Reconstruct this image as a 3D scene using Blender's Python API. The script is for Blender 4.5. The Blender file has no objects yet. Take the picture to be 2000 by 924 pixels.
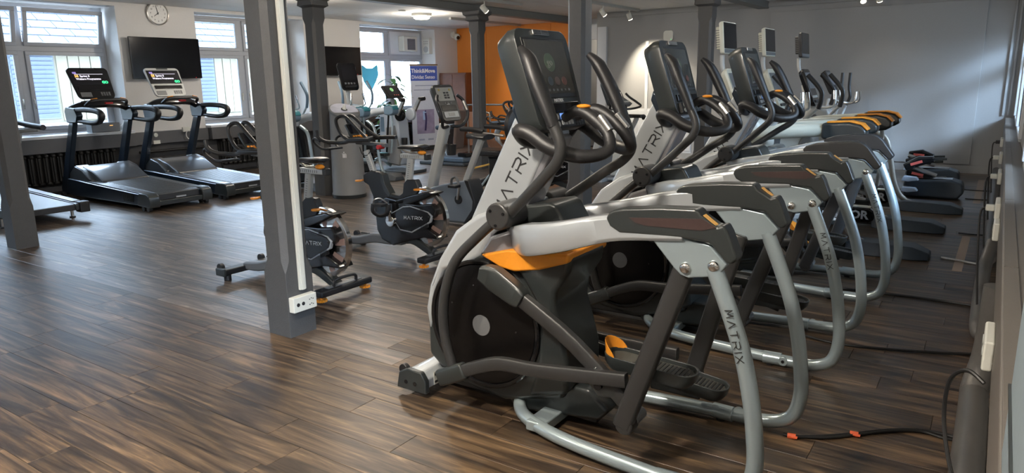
import bpy, bmesh, math, random
from mathutils import Vector, Matrix
random.seed(7)
C = bpy.context.scene.collection
S = bpy.context.scene
# ---------------------------------------------------------------- camera
RW = Matrix(((0.82909805, -0.10793213, 0.54858644), (0.55889932, 0.18649283, -0.80799256), (-0.01509908, 0.97650964, 0.21494404)))
H, FPX = 1.6, 1395.086
cam_d = bpy.data.cameras.new('camera'); cam_d.sensor_width = 36.0; cam_d.lens = FPX / 2000 * 36.0
cam_d.clip_start = 0.05; cam_d.clip_end = 200
cam = bpy.data.objects.new('camera', cam_d); C.objects.link(cam)
cam.matrix_world = Matrix.Translation((0, 0, H)) @ RW.to_4x4()
S.camera = cam
# ---------------------------------------------------------------- world, lights, exposure
w = bpy.data.worlds.new('daylight'); S.world = w; w.use_nodes = True
bg = w.node_tree.nodes['Background']; bg.inputs[0].default_value = (0.64, 0.79, 1.0, 1); bg.inputs[1].default_value = 16.0
S.view_settings.view_transform = 'Standard'; S.view_settings.look = 'None'
S.view_settings.gamma = 1.0; S.view_settings.use_curve_mapping = False
S.view_settings.exposure = 0.45

def ray(px, py):
    return (RW @ Vector((px - 1000.0, 462.0 - py, -FPX))).normalized()
def P(px, py, Y):                       # point of the scene seen at a pixel, on the upright plane y = Y
    r = ray(px, py); return Vector((0, 0, H)) + r * (Y / r.y)
def PX(px, py, X):
    r = ray(px, py); return Vector((0, 0, H)) + r * (X / r.x)
def PZ(px, py, Z=0.0):
    r = ray(px, py); return Vector((0, 0, H)) + r * ((Z - H) / r.z)
def prj(p):
    v = RW.transposed() @ (Vector(p) - Vector((0, 0, H))); return (1000 + FPX * v.x / -v.z, 462 - FPX * v.y / -v.z, -v.z)

def area(name, loc, size, rot, power, col, portal=False, sy=None):
    d = bpy.data.lights.new(name, 'AREA'); d.energy = power; d.color = col; d.size = size
    if sy: d.shape = 'RECTANGLE'; d.size_y = sy
    o = bpy.data.objects.new(name, d); o.location = loc; o.rotation_euler = rot; C.objects.link(o)
    if portal: d.cycles.is_portal = True
    return o
def spot(name, loc, target, power, col, ang=80, blend=.6, r=.04):
    d = bpy.data.lights.new(name, 'SPOT'); d.energy = power; d.color = col; d.spot_size = math.radians(ang); d.spot_blend = blend; d.shadow_soft_size = r
    o = bpy.data.objects.new(name, d); o.location = loc
    o.rotation_euler = (Vector(target) - Vector(loc)).to_track_quat('-Z', 'Y').to_euler(); C.objects.link(o); return o
def point(name, loc, power, col, r=.12):
    d = bpy.data.lights.new(name, 'POINT'); d.energy = power; d.color = col; d.shadow_soft_size = r
    o = bpy.data.objects.new(name, d); o.location = loc; C.objects.link(o); return o
XL, XR, CEIL = -11.9, 0.2, 2.9
LWIN = [(-4.15, -1.7), (-0.2, 2.25), (3.8, 6.34), (7.72, 10.12), (11.68, 14.23)]
RWIN = [(-1.6, 0.35), (4.7, 6.6), (8.9, 10.9), (11.4, 13.6)]
for a, b in LWIN:
    area('window_portal', (XL - .5, (a + b) / 2, 1.9), 2.0, (0, math.radians(-90), 0), 1, (1, 1, 1), True, b - a)
for a, b in RWIN:
    area('window_portal', (XR + .42, (a + b) / 2, 1.9), 2.0, (0, math.radians(90), 0), 1, (1, 1, 1), True, b - a)
WARM = (1.0, 0.90, 0.78)
# unseen ceiling lamps near the camera, plus bare fill points added farther in
for x, y, pw_ in ((-1.7, 0.6, 250), (-4.6, 0.0, 50), (-2.2, 5.4, 6), (-5.7, 5.6, 70), (-9.0, 7.6, 75), (-2.5, 9.4, 26)):
    point('room_lamp_and_fill', (x, y, 2.66), pw_, WARM, .13)
sd = bpy.data.lights.new('courtyard_daylight', 'SUN'); sd.energy = 4.6; sd.color = (.52, .72, 1.0); sd.angle = math.radians(13)
so = bpy.data.objects.new('courtyard_daylight', sd); C.objects.link(so); so.rotation_euler = Vector((-.8, .6, -.42)).to_track_quat('-Z', 'Y').to_euler()

# ---------------------------------------------------------------- materials
MC = {}
def mat(name, col, rough=.5, metal=0, bump=0, scale=60, var=.12, emis=None, es=1, coat=0, spec=.5):
    if name in MC: return MC[name]
    m = bpy.data.materials.new(name); m.use_nodes = True; nt = m.node_tree; N = nt.nodes; L = nt.links
    b = N['Principled BSDF']; b.inputs['Roughness'].default_value = rough; b.inputs['Metallic'].default_value = metal
    b.inputs['Specular IOR Level'].default_value = spec
    b.inputs['Coat Weight'].default_value = coat; b.inputs['Coat Roughness'].default_value = .08
    tc = N.new('ShaderNodeTexCoord'); nz = N.new('ShaderNodeTexNoise'); nz.inputs['Scale'].default_value = scale; nz.inputs['Detail'].default_value = 3
    L.new(tc.outputs['Object'], nz.inputs['Vector'])
    mx = N.new('ShaderNodeMix'); mx.data_type = 'RGBA'
    c = Vector(col)
    mx.inputs['A'].default_value = (*(c * (1 - var)), 1); mx.inputs['B'].default_value = (*[min(1, v) for v in c * (1 + var)], 1)
    L.new(nz.outputs['Fac'], mx.inputs['Factor']); L.new(mx.outputs['Result'], b.inputs['Base Color'])
    if bump:
        bp = N.new('ShaderNodeBump'); bp.inputs['Strength'].default_value = bump; bp.inputs['Distance'].default_value = .003
        n2 = N.new('ShaderNodeTexNoise'); n2.inputs['Scale'].default_value = scale * 5; L.new(tc.outputs['Object'], n2.inputs['Vector'])
        L.new(n2.outputs['Fac'], bp.inputs['Height']); L.new(bp.outputs['Normal'], b.inputs['Normal'])
    if emis: b.inputs['Emission Color'].default_value = (*emis, 1); b.inputs['Emission Strength'].default_value = es
    MC[name] = m; return m
silver = mat('silver_paint', (.46, .49, .51), .30, .4, 0, 400, .04, coat=.5)
silver2 = mat('silver_tube', (.38, .46, .49), .28, .5, 0, 400, .04, coat=.4)
lilac = mat('satin_grey_plastic', (.27, .27, .29), .25, .3, 0, 300, .03, coat=.6)
dgrey = mat('charcoal_plastic', (.022, .026, .026), .33, .0, .05, 200, .1, coat=.15)
gun = mat('gunmetal_tube', (.042, .042, .042), .36, .35, .08, 300, .1)
black = mat('black_rubber', (.012, .012, .013), .42, 0, .15, 200, .2)
gloss = mat('gloss_black', (.008, .008, .009), .12, 0, 0, 50, .2)
disc_m = mat('smoked_disc', (.004, .0035, .0035), .3, 0, 0, 50, .3, spec=.25)
grey = mat('mid_grey_plastic', (.13, .135, .14), .4, .1, .05, 200, .08)
lgrey = mat('light_grey_paint', (.42, .43, .42), .4, .2, 0, 200, .05)
white = mat('white_plastic', (.62, .62, .56), .4, 0, 0, 100, .04)
cream = mat('cream_plastic', (.60, .60, .50), .35, 0, 0, 100, .05)
orange = mat('orange_plastic', (.75, .27, .02), .4, 0, 0, 80, .06)
chrome = mat('chrome', (.75, .73, .7), .12, 1, 0, 80, .04)
steel = mat('brushed_steel', (.5, .48, .45), .28, 1, 0, 80, .06)
red = mat('red_plastic', (.5, .02, .02), .4)
teal = mat('teal_plastic', (.02, .16, .2), .45)
bluegrey = mat('blue_grey_plastic', (.13, .20, .27), .45, .0, .05, 200, .08)
navy = mat('dark_navy_paint', (.018, .028, .042), .28, .5, 0, 200, .1, coat=.4)
belt = mat('ribbed_belt', (.035, .037, .04), .3, 0, .3, 90, .1)
screen = mat('dark_screen', (.012, .012, .015), .12)
tvm = mat('tv_screen', (.004, .004, .005), .15)
ink = mat('dark_print', (.02, .02, .022), .5)
wprint = mat('white_print', (.65, .65, .66), .5)
glow = mat('screen_glow', (.1, .1, .1), .5, emis=(.9, .85, 1), es=1.0)
gglow = mat('green_glow', (.0, .3, .1), .5, emis=(.05, .9, .3), es=1.2)
yglow = mat('amber_glow', (.3, .2, .0), .5, emis=(1, .5, .15), es=1.0)
lcd = mat('blue_lcd', (.10, .2, .5), .3, emis=(.22, .42, 1), es=.55)
lcdg = mat('grey_lcd', (.28, .28, .25), .3)
cable = mat('black_cable', (.01, .01, .01), .5)
wcable = mat('white_cable', (.6, .6, .58), .5)
pillar_m = mat('pillar_paint', (.062, .062, .063), .55, 0, .6, 30, .08)
wall_m = mat('white_plaster', (.62, .61, .59), .8, 0, .25, 40, .03)
wallg_m = mat('grey_plaster', (.32, .32, .315), .8, 0, .35, 40, .03)
ceil_m = mat('ceiling_paint', (.66, .65, .62), .8, 0, .1, 40, .02)
orw = mat('orange_wall', (.66, .215, .028), .7, 0, .2, 30, .03)
trim_m = mat('white_gloss_paint', (.60, .62, .64), .35, 0, 0, 30, .03)
frame_m = mat('window_frame_paint', (.40, .42, .45), .4, 0, 0, 30, .03)
dado = mat('grey_trunking', (.085, .085, .088), .45, 0, .1, 60, .05)
brownd = mat('brown_trunking', (.13, .115, .10), .45, 0, .1, 60, .05)
rad_m = mat('dark_radiator', (.012, .012, .012), .5, .2)
wood = mat('cabinet_wood', (.14, .05, .022), .45, 0, .1, 12, .25)
leather = mat('black_upholstery', (.012, .012, .013), .38, 0, .1, 120, .2)
bluepad = mat('blue_upholstery', (.05, .08, .12), .5, 0, .1, 120, .15)
rednk = mat('red_logo', (.55, .10, .08), .5)
smoke = mat('smoked_guard', (.16, .10, .09), .2, 0, 0, 10, .3, coat=.5)
leaf_m = mat('leaf_green', (.03, .11, .03), .4, 0, 0, 20, .4)
terr = mat('dark_pot', (.03, .03, .035), .5)
lampglow = mat('lamp_diffuser', (.9, .85, .7), .4, emis=(1, .83, .55), es=5)
spotglow = mat('lamp_lens', (.9, .85, .7), .4, emis=(1, .86, .65), es=9)
blueband = mat('banner_blue', (.06, .11, .45), .5)
banner_m = mat('banner_white', (.60, .66, .78), .5)
bphoto = mat('banner_photo', (.30, .27, .42), .5, 0, 0, 6, .5)
catblue = mat('window_sticker_blue', (.10, .55, .75), .5)

def glass_mat():
    m = bpy.data.materials.new('window_glass'); m.use_nodes = True; N = m.node_tree.nodes; L = m.node_tree.links
    N.remove(N['Principled BSDF']); t = N.new('ShaderNodeBsdfTransparent'); g = N.new('ShaderNodeBsdfGlossy'); g.inputs['Roughness'].default_value = .02
    t.inputs[0].default_value = (.93, .96, .97, 1)
    mx = N.new('ShaderNodeMixShader'); fr = N.new('ShaderNodeFresnel'); fr.inputs[0].default_value = 1.3
    L.new(fr.outputs[0], mx.inputs[0]); L.new(t.outputs[0], mx.inputs[1]); L.new(g.outputs[0], mx.inputs[2]); L.new(mx.outputs[0], N['Material Output'].inputs[0])
    return m
glass_m = glass_mat()

def floor_mat(name, source, painted_sheen):
    m = bpy.data.materials.new(name); m.use_nodes = True; N = m.node_tree.nodes; L = m.node_tree.links
    b = N['Principled BSDF']
    geo = N.new('ShaderNodeNewGeometry')
    if source == 'obj': r = N.new('ShaderNodeObjectInfo').outputs['Random']
    else: r = geo.outputs['Random Per Island']
    sc = N.new('ShaderNodeVectorMath'); sc.operation = 'SCALE'; sc.inputs[0].default_value = (37, 91, 13); L.new(r, sc.inputs['Scale'])
    ad = N.new('ShaderNodeVectorMath'); ad.operation = 'ADD'; L.new(geo.outputs['Position'], ad.inputs[0]); L.new(sc.outputs[0], ad.inputs[1])
    mp = N.new('ShaderNodeMapping'); mp.inputs['Scale'].default_value = (1.1, 15, 1); L.new(ad.outputs[0], mp.inputs[0])
    n1 = N.new('ShaderNodeTexNoise'); n1.inputs['Scale'].default_value = 1.0; n1.inputs['Detail'].default_value = 6; n1.inputs['Roughness'].default_value = .62; n1.inputs['Distortion'].default_value = 1.4
    L.new(mp.outputs[0], n1.inputs[0])
    mp2 = N.new('ShaderNodeMapping'); mp2.inputs['Scale'].default_value = (3, 140, 1); L.new(ad.outputs[0], mp2.inputs[0])
    n2 = N.new('ShaderNodeTexNoise'); n2.inputs['Scale'].default_value = 1.0; n2.inputs['Detail'].default_value = 3; L.new(mp2.outputs[0], n2.inputs[0])
    cr = N.new('ShaderNodeValToRGB'); e = cr.color_ramp.elements
    e[0].position = .36; e[0].color = (.020, .012, .008, 1); e[1].position = .70; e[1].color = (.25, .16, .086, 1)
    x = e.new(.47); x.color = (.055, .036, .022, 1); x = e.new(.58); x.color = (.125, .079, .043, 1)
    L.new(n1.outputs['Fac'], cr.inputs[0])
    mx = N.new('ShaderNodeMix'); mx.data_type = 'RGBA'; mx.blend_type = 'MULTIPLY'; mx.inputs['Factor'].default_value = .55
    cr2 = N.new('ShaderNodeValToRGB'); cr2.color_ramp.elements[0].position = .35; cr2.color_ramp.elements[0].color = (.45, .42, .40, 1); cr2.color_ramp.elements[1].position = .62; cr2.color_ramp.elements[1].color = (1, 1, 1, 1)
    L.new(n2.outputs['Fac'], cr2.inputs[0]); L.new(cr.outputs[0], mx.inputs['A']); L.new(cr2.outputs[0], mx.inputs['B'])
    hv = N.new('ShaderNodeHueSaturation'); hv.inputs['Saturation'].default_value = .75 if painted_sheen else .98
    mr = N.new('ShaderNodeMapRange'); k_ = 1.45 if painted_sheen else 1.0; b.inputs['Specular IOR Level'].default_value = .85 if painted_sheen else .5; mr.inputs['To Min'].default_value = .72 * k_; mr.inputs['To Max'].default_value = 1.15 * k_; L.new(r, mr.inputs['Value'])  # window sheen put into the colour: lighter, greyer planks
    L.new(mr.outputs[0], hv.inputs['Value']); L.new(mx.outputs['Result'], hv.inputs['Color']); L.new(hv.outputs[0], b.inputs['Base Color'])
    rr = N.new('ShaderNodeMapRange'); rr.inputs['To Min'].default_value = .32 if painted_sheen else .34; rr.inputs['To Max'].default_value = .46 if painted_sheen else .50
    L.new(n2.outputs['Fac'], rr.inputs['Value']); L.new(rr.outputs[0], b.inputs['Roughness'])
    bp = N.new('ShaderNodeBump'); bp.inputs['Strength'].default_value = .25; bp.inputs['Distance'].default_value = .001
    L.new(n2.outputs['Fac'], bp.inputs['Height']); L.new(bp.outputs[0], b.inputs['Normal'])
    return m

# ---------------------------------------------------------------- mesh helpers
def catmull(pts, n=5, rs=None, closed=False):
    pts = [Vector(p) for p in pts]; k = len(pts); out = []; ro = []
    rng = range(k if closed else k - 1)
    for i in rng:
        if closed: p0, p1, p2, p3 = pts[i - 1], pts[i], pts[(i + 1) % k], pts[(i + 2) % k]
        else: p0, p1, p2, p3 = pts[max(i - 1, 0)], pts[i], pts[i + 1], pts[min(i + 2, k - 1)]
        for j in range(n):
            t = j / n
            out.append(.5 * ((2 * p1) + (p2 - p0) * t + (2 * p0 - 5 * p1 + 4 * p2 - p3) * t * t + (3 * p1 - p0 - 3 * p2 + p3) * t ** 3))
            if rs: ro.append(rs[i] * (1 - t) + rs[(i + 1) % k] * t)
    if not closed:
        out.append(pts[-1]); ro.append(rs[-1] if rs else 0)
    return out, ro

class G:
    def __init__(s, o=(0, 0, 0), M=None):
        s.o = Vector(o); s.v = []; s.f = []; s.M = M
    def add(s, vs, fs):
        b = len(s.v)
        for p in vs:
            p = Vector(p)
            if s.M: p = s.M @ p
            s.v.append(p - s.o)
        s.f += [[b + i for i in f] for f in fs]; return s
    def box(s, c, d, R=None):
        c = Vector(c); vs = []
        for i in (-1, 1):
            for j in (-1, 1):
                for k in (-1, 1):
                    p = Vector((i * d[0] / 2, j * d[1] / 2, k * d[2] / 2))
                    if R: p = R @ p
                    vs.append(c + p)
        return s.add(vs, [(0, 1, 3, 2), (4, 6, 7, 5), (0, 4, 5, 1), (2, 3, 7, 6), (0, 2, 6, 4), (1, 5, 7, 3)])
    def bx(s, x0, x1, y0, y1, z0, z1):
        return s.box(((x0 + x1) / 2, (y0 + y1) / 2, (z0 + z1) / 2), (abs(x1 - x0), abs(y1 - y0), abs(z1 - z0)))
    def prism(s, pts, vec):              # polygon of 3d points pushed along vec
        n = len(pts); vec = Vector(vec); a = [Vector(p) for p in pts]
        return s.add(a + [p + vec for p in a], [list(range(n))[::-1], list(range(n, 2 * n))] + [(i, (i + 1) % n, n + (i + 1) % n, n + i) for i in range(n)])
    def xz(s, pts, y0, y1):              # side profile between two y
        return s.prism([(p[0], y0, p[-1]) for p in pts], (0, y1 - y0, 0))
    def pp(s, px, Yp, y0, y1):           # side profile given by pixels on plane Yp
        return s.xz([P(a, b, Yp) for a, b in px], y0, y1)
    def loft(s, rings, cap=True, closed=False):
        n = len(rings[0]); vs = [p for r in rings for p in r]; fs = []
        m = len(rings)
        for i in range(m if closed else m - 1):
            for j in range(n):
                a, b = i * n, ((i + 1) % m) * n
                fs.append((a + j, a + (j + 1) % n, b + (j + 1) % n, b + j))
        if cap and not closed: fs += [list(range(n))[::-1], [(m - 1) * n + j for j in range(n)]]
        return s.add(vs, fs)
    def tube(s, pts, r, n=10, sm=5, rs=None, asp=1.0, closed=False, cap=True):
        if rs is None: rs = [r] * len(pts)
        if sm > 1: pts, rs = catmull(pts, sm, rs, closed)
        else: pts = [Vector(p) for p in pts]
        k = len(pts); rings = []; up = None
        for i in range(k):
            if closed: t = pts[(i + 1) % k] - pts[i - 1]
            else: t = pts[min(i + 1, k - 1)] - pts[max(i - 1, 0)]
            t.normalize()
            if up is None:
                up = Vector((0, 1, 0)) if abs(t.y) < .9 else Vector((1, 0, 0))
            a = (up - t * up.dot(t)); a.normalize(); up = a; b = t.cross(a)
            rings.append([pts[i] + a * math.cos(2 * math.pi * j / n) * rs[i] + b * math.sin(2 * math.pi * j / n) * rs[i] * asp for j in range(n)])
        return s.loft(rings, cap, closed)
    def bar(s, pts, wy, h, sm=1, hs=None):   # rectangular bar, wy along y side, h in plane
        if hs is None: hs = [h] * len(pts)
        if sm > 1: pts, hs = catmull(pts, sm, hs)
        else: pts = [Vector(p) for p in pts]
        k = len(pts); rings = []
        for i in range(k):
            t = (pts[min(i + 1, k - 1)] - pts[max(i - 1, 0)]).normalized()
            a = Vector((0, 1, 0)); a = (a - t * a.dot(t)).normalized(); b = t.cross(a); q = []
            c = .28
            for u, v in ((-1, -1 + c), (-1 + c, -1), (1 - c, -1), (1, -1 + c), (1, 1 - c), (1 - c, 1), (-1 + c, 1), (-1, 1 - c)):
                q.append(pts[i] + a * u * wy / 2 + b * v * hs[i] / 2)
            rings.append(q)
        return s.loft(rings)
    def cyl(s, c, ax, r, l, n=20, r2=None):
        ax = Vector(ax).normalized(); a = ax.orthogonal().normalized(); b = ax.cross(a); c = Vector(c); r2 = r if r2 is None else r2
        R = lambda cc, rr: [cc + (a * math.cos(2 * math.pi * j / n) + b * math.sin(2 * math.pi * j / n)) * rr for j in range(n)]
        return s.loft([R(c - ax * l / 2, r), R(c + ax * l / 2, r2)])
    def lathe(s, c, ax, prof, n=24):     # prof: (radius, distance along ax)
        ax = Vector(ax).normalized(); a = ax.orthogonal().normalized(); b = ax.cross(a); c = Vector(c)
        return s.loft([[c + ax * d + (a * math.cos(2 * math.pi * j / n) + b * math.sin(2 * math.pi * j / n)) * r for j in range(n)] for r, d in prof])
    def ball(s, c, r, n=10, sq=(1, 1, 1)):
        c = Vector(c); rings = []
        for i in range(1, n):
            th = math.pi * i / n
            rings.append([c + Vector((math.sin(th) * math.cos(2 * math.pi * j / 12) * r * sq[0], math.sin(th) * math.sin(2 * math.pi * j / 12) * r * sq[1], math.cos(th) * r * sq[2])) for j in range(12)])
        return s.loft(rings)
    def ob(s, name, m, parent=None, bev=0, seg=2, ang=38, sub=0):
        me = bpy.data.meshes.new(name); me.from_pydata(s.v, [], s.f)
        bm = bmesh.new(); bm.from_mesh(me); bmesh.ops.recalc_face_normals(bm, faces=bm.faces); bm.to_mesh(me); bm.free()
        me.materials.append(m)
        for p in me.polygons: p.use_smooth = True
        me.set_sharp_from_angle(angle=math.radians(ang))
        o = bpy.data.objects.new(name, me); C.objects.link(o)
        if parent: o.parent = parent
        elif s.o.length: o.location = s.o
        if bev:
            bv = o.modifiers.new('bevel', 'BEVEL'); bv.width = bev; bv.segments = seg; bv.limit_method = 'ANGLE'; bv.angle_limit = math.radians(35)
            bv.harden_normals = True
        if sub:
            sb = o.modifiers.new('subsurf', 'SUBSURF'); sb.levels = sub; sb.render_levels = sub
        return o
def thing(name, label, cat, loc, group=None):
    o = bpy.data.objects.new(name, None); C.objects.link(o); o.location = loc; o.empty_display_size = .1
    o['label'] = label; o['category'] = cat
    if group: o['group'] = group
    return o
def tag(o, label, cat, group=None):
    o['label'] = label; o['category'] = cat
    if group: o['group'] = group
    return o
def struct(o):
    o['kind'] = 'structure'; return o
def stuff(o):
    o['kind'] = 'stuff'; return o
def dup(root, d, label=None):
    r = root.copy(); C.objects.link(r); r.location = root.location + Vector(d)
    if label: r['label'] = label
    for ch in list(root.children):
        c = ch.copy(); C.objects.link(c); c.parent = r
        for g in list(ch.children):
            e = g.copy(); C.objects.link(e); e.parent = c
    return r
def frame_M(c, right, up):
    right = Vector(right).normalized(); up = Vector(up); up = (up - right * up.dot(right)).normalized(); n = right.cross(up)
    M = Matrix((right, up, n)).transposed().to_4x4(); M.translation = Vector(c); return M
def rrect(w_, h_, r, n=4, taper=0):
    pts = []
    for cx, cy, a0 in ((w_ / 2 - r, h_ / 2 - r, 0), (-w_ / 2 + r, h_ / 2 - r, 90), (-w_ / 2 + r, -h_ / 2 + r, 180), (w_ / 2 - r, -h_ / 2 + r, 270)):
        for i in range(n + 1):
            a = math.radians(a0 + 90 * i / n); x, y = cx + r * math.cos(a), cy + r * math.sin(a)
            pts.append((x * (1 - taper * (.5 - y / h_)), y, 0))
    return pts
LET = {'M': [[(0, 0), (.12, 1), (.5, .25), (.88, 1), (1, 0)]], 'A': [[(0, 0), (.5, 1), (1, 0)]], 'T': [[(0, 1), (1, 1)], [(.5, 1), (.5, 0)]],
       'R': [[(0, 0), (0, .6)], [(0, 1), (.8, 1), (1, .85), (1, .6), (.8, .45), (.05, .45)], [(.55, .45), (1, 0)]], 'I': [[(0, 0), (0, 1)]], 'X': [[(0, 0), (1, 1)], [(0, 1), (1, 0)]]}
def word(g, txt, M, h, sp=.35, t=.13, wd=.95):       # stroke lettering in the xy plane of M
    x = 0; W = 0
    for ch in txt: W += (0 if ch == 'I' else wd) + sp
    W -= sp
    for ch in txt:
        cw = 0 if ch == 'I' else wd
        for st in LET[ch]:
            for a, b in zip(st, st[1:]):
                A = Vector(((x + a[0] * cw - W / 2) * h, (a[1] - .5) * h, 0)); B = Vector(((x + b[0] * cw - W / 2) * h, (b[1] - .5) * h, 0))
                d = (B - A).normalized(); n = Vector((-d.y, d.x, 0)) * t * h / 2; A -= d * t * h * .3; B += d * t * h * .3
                g.prism([M @ p for p in (A + n, A - n, B - n, B + n)], M.to_3x3() @ Vector((0, 0, .0012)))
        x += cw + sp
    return g
def letters(o_, txt, M, h, m, parent, sp=.35, t=.13, wd=.95):
    W = sum((0 if c == 'I' else wd) + sp for c in txt) - sp; x = 0
    for c in txt:
        cw = 0 if c == 'I' else wd
        word(G(o_), c, M @ Matrix.Translation(((x + cw / 2 - W / 2) * h, 0, 0)), h, sp, t, wd).ob('letter', m, parent); x += cw + sp
def text(txt, M, size, m, parent, o=(0, 0, 0), name='lettering', bold=0, al='CENTER'):
    cu = bpy.data.curves.new(name, 'FONT'); cu.body = txt; cu.size = size; cu.align_x = al; cu.align_y = 'CENTER'; cu.extrude = .0008; cu.offset = bold; cu.resolution_u = 2
    t = bpy.data.objects.new(name, cu); C.objects.link(t)
    bpy.context.view_layer.update()
    me = bpy.data.meshes.new_from_object(t.evaluated_get(bpy.context.evaluated_depsgraph_get())); C.objects.unlink(t); bpy.data.objects.remove(t)
    me.transform(M); me.transform(Matrix.Translation(-Vector(o))); me.materials.clear(); me.materials.append(m); me.name = name
    ob = bpy.data.objects.new(name, me); C.objects.link(ob); ob.parent = parent
    return ob
# ================================================================ structure
base = struct(G().bx(-12.4, 1.0, -5.0, 18.5, -.12, -.013).ob('floor', mat('subfloor', (.012, .009, .007), .8)))
near_m, far_m = floor_mat('plank_walnut', 'obj', False), floor_mat('plank_walnut_far_sheen', 'isl', True)
near_sheen = floor_mat('plank_walnut_painted_sheen', 'obj', True)
PL, PW = 1.22, .184
def plank_mesh(m):
    g = G(); a, b, t = PL / 2 - .0008, PW / 2 - .0008, .012; c = .0012
    g.add([(-a, -b, -t), (a, -b, -t), (a, b, -t), (-a, b, -t), (-a, -b, -c), (a, -b, -c), (a, b, -c), (-a, b, -c), (-a + c, -b + c, 0), (a - c, -b + c, 0), (a - c, b - c, 0), (-a + c, b - c, 0)],
          [(0, 1, 5, 4), (1, 2, 6, 5), (2, 3, 7, 6), (3, 0, 4, 7), (4, 5, 9, 8), (5, 6, 10, 9), (6, 7, 11, 10), (7, 4, 8, 11), (8, 9, 10, 11)])
    me = bpy.data.meshes.new('plank'); me.from_pydata(g.v, [], g.f); me.materials.append(m); return me, g
pm, pg = plank_mesh(near_m); pm2, _ = plank_mesh(near_sheen)
cells = []
for r in range(int(18.2 / PW)):
    y = -2.9 + (r + .5) * PW; off = random.random() * PL
    x = .75 - off
    while x > -12.6:
        q = prj((x, y, 0)); vis = q[2] > .3 and -300 < q[0] < 2350 and 100 < q[1] < 1250
        cells.append((not vis, math.hypot(x, y), x, y)); x -= PL
cells.sort()
for c in cells[:300]:
    o = bpy.data.objects.new('plank', pm2 if c[3] > 2.86 and c[2] < -2.4 else pm); C.objects.link(o); o.location = (c[2], c[3], 0); o.parent = base  # left planks past the seam take the painted-in window sheen
g = G()
for c in cells[300:]:
    x0, x1 = max(c[2] - PL / 2 + .001, -12.3), min(c[2] + PL / 2 - .001, .9)
    if x1 > x0: g.bx(x0, x1, c[3] - PW / 2 + .001, c[3] + PW / 2 - .001, -.012, 0)
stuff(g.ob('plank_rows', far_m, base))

def wall_x(name, x0, x1, y0, y1, z0, z1, ops, m):
    g = G(); y = y0
    for a, b, c, d in ops:
        g.bx(x0, x1, y, a, z0, z1); g.bx(x0, x1, a, b, z0, c); g.bx(x0, x1, a, b, d, z1); y = b
    g.bx(x0, x1, y, y1, z0, z1); return struct(g.ob(name, m))
wl = wall_x('wall_left', XL - .62, XL, -5, 15.3, 0, CEIL, [(a, b, .86, 2.84) for a, b in LWIN], wall_m)
wr = wall_x('wall_right', XR, XR + .5, -5, 14, 0, CEIL, [(a, b, .93, 2.82 if a < 11 else 2.4) for a, b in RWIN], wallg_m)
struct(G().bx(-12.5, .7, -5.1, -4.9, 0, CEIL).ob('wall_front', wall_m))
YB = 13.7
wb = struct(G().bx(-6.95, .7, YB, YB + .25, 0, CEIL).ob('wall_back', wallg_m))
struct(G().bx(-7.1, -6.95, YB, 18.4, 0, CEIL).ob('wall_passage', wallg_m))
struct(G().bx(-8.3, -6.9, 18.2, 18.4, 0, CEIL).ob('wall_passage_end', wallg_m))
wo = struct(G().bx(-12.5, -8.12, 15.13, 15.35, 0, CEIL).ob('wall_orange', orw))
struct(G().bx(-8.3, -8.12, 15.35, 18.3, 0, CEIL).ob('wall_passage_left', wallg_m))
x = XL
for i in range(4):                       # flat wall panels with recessed joints
    G().bx(x + .004, x + .94, 15.118, 15.132, .1, CEIL - .02).ob('wall_panel', orw, wo, .002, 1); x += .945
struct(G().bx(XL, XL + .012, -4.9, 15.1, .1, .62).ob('trim_12', mat('dado_dark', (.045, .045, .046), .6)))
cl = struct(G().bx(-12.6, .8, -5.1, 18.5, CEIL + .012, CEIL + .15).ob('ceiling', ceil_m))
x = -11.88
while x < 0.1:                           # ceiling boards running along the room
    x1 = min(x + .62, .19); G().bx(x + .003, x1 - .003, -4.9, 18.2, CEIL, CEIL + .012).ob('ceiling_board', ceil_m, cl); x += .62
beam_m = mat('beam_paint', (.16, .16, .155), .6, 0, .2, 40, .05)
for i, x in enumerate((-8.0, -3.75)):
    b = struct(G().bx(x - .1, x + .1, -4.9, 15.1 if i == 0 else YB, 2.77, CEIL).ob('trim_%d' % (i + 1), beam_m, None, .012))
struct(G().bx(-3.6, -.33, YB - .03, YB, .14, 2.70).ob('trim_3', wallg_m, None, .004))            # flat board fixed to the back wall
struct(G().bx(-6.9, .15, YB - .05, YB, 2.80, 2.86).ob('trim_4', wallg_m))                        # cable duct under the ceiling
struct(G().bx(-6.95, .15, YB - .02, YB, 0, .12).ob('baseboard_back', wallg_m))
struct(G().bx(-11.9, -8.12, 15.09, 15.12, 0, .1).ob('baseboard_orange', mat('brown_skirting', (.10, .05, .03), .5)))
struct(G().bx(XL, XL + .02, -4.9, 15.1, 0, .1).ob('baseboard_left', dado))
for i, (a, b) in enumerate(((-7.06, -6.86), (-6.62, -6.58))):
    struct(G().bx(a, b, YB - .05, YB, 0, 2.62 if i == 0 else 1.0).ob('trim_%d' % (5 + i), trim_m))
struct(G().bx(-6.0, -5.94, YB - .02, YB, 0, 2.3).ob('trim_7', trim_m))
struct(G().bx(-8.12, -6.86, YB + 1.2, YB + 1.3, 2.45, CEIL).ob('trim_8', trim_m))
wp = struct(G().bx(-6.9, -5.0, YB - .012, YB, .12, .98).ob('trim_9', trim_m))                    # white dado boards on the back wall
for k in range(5): G().bx(-6.88 + k * .38, -6.53 + k * .38, YB - .02, YB - .012, .16, .94).ob('dado_panel', trim_m, wp, .003, 1)
for i, xx in enumerate((.17, .10, .03)):                                                         # corner mouldings
    struct(G().bx(xx - .015, xx + .015, YB - .03, YB, .93, CEIL).ob('trim_%d' % (14 + i), wallg_m, None, .004))

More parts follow.
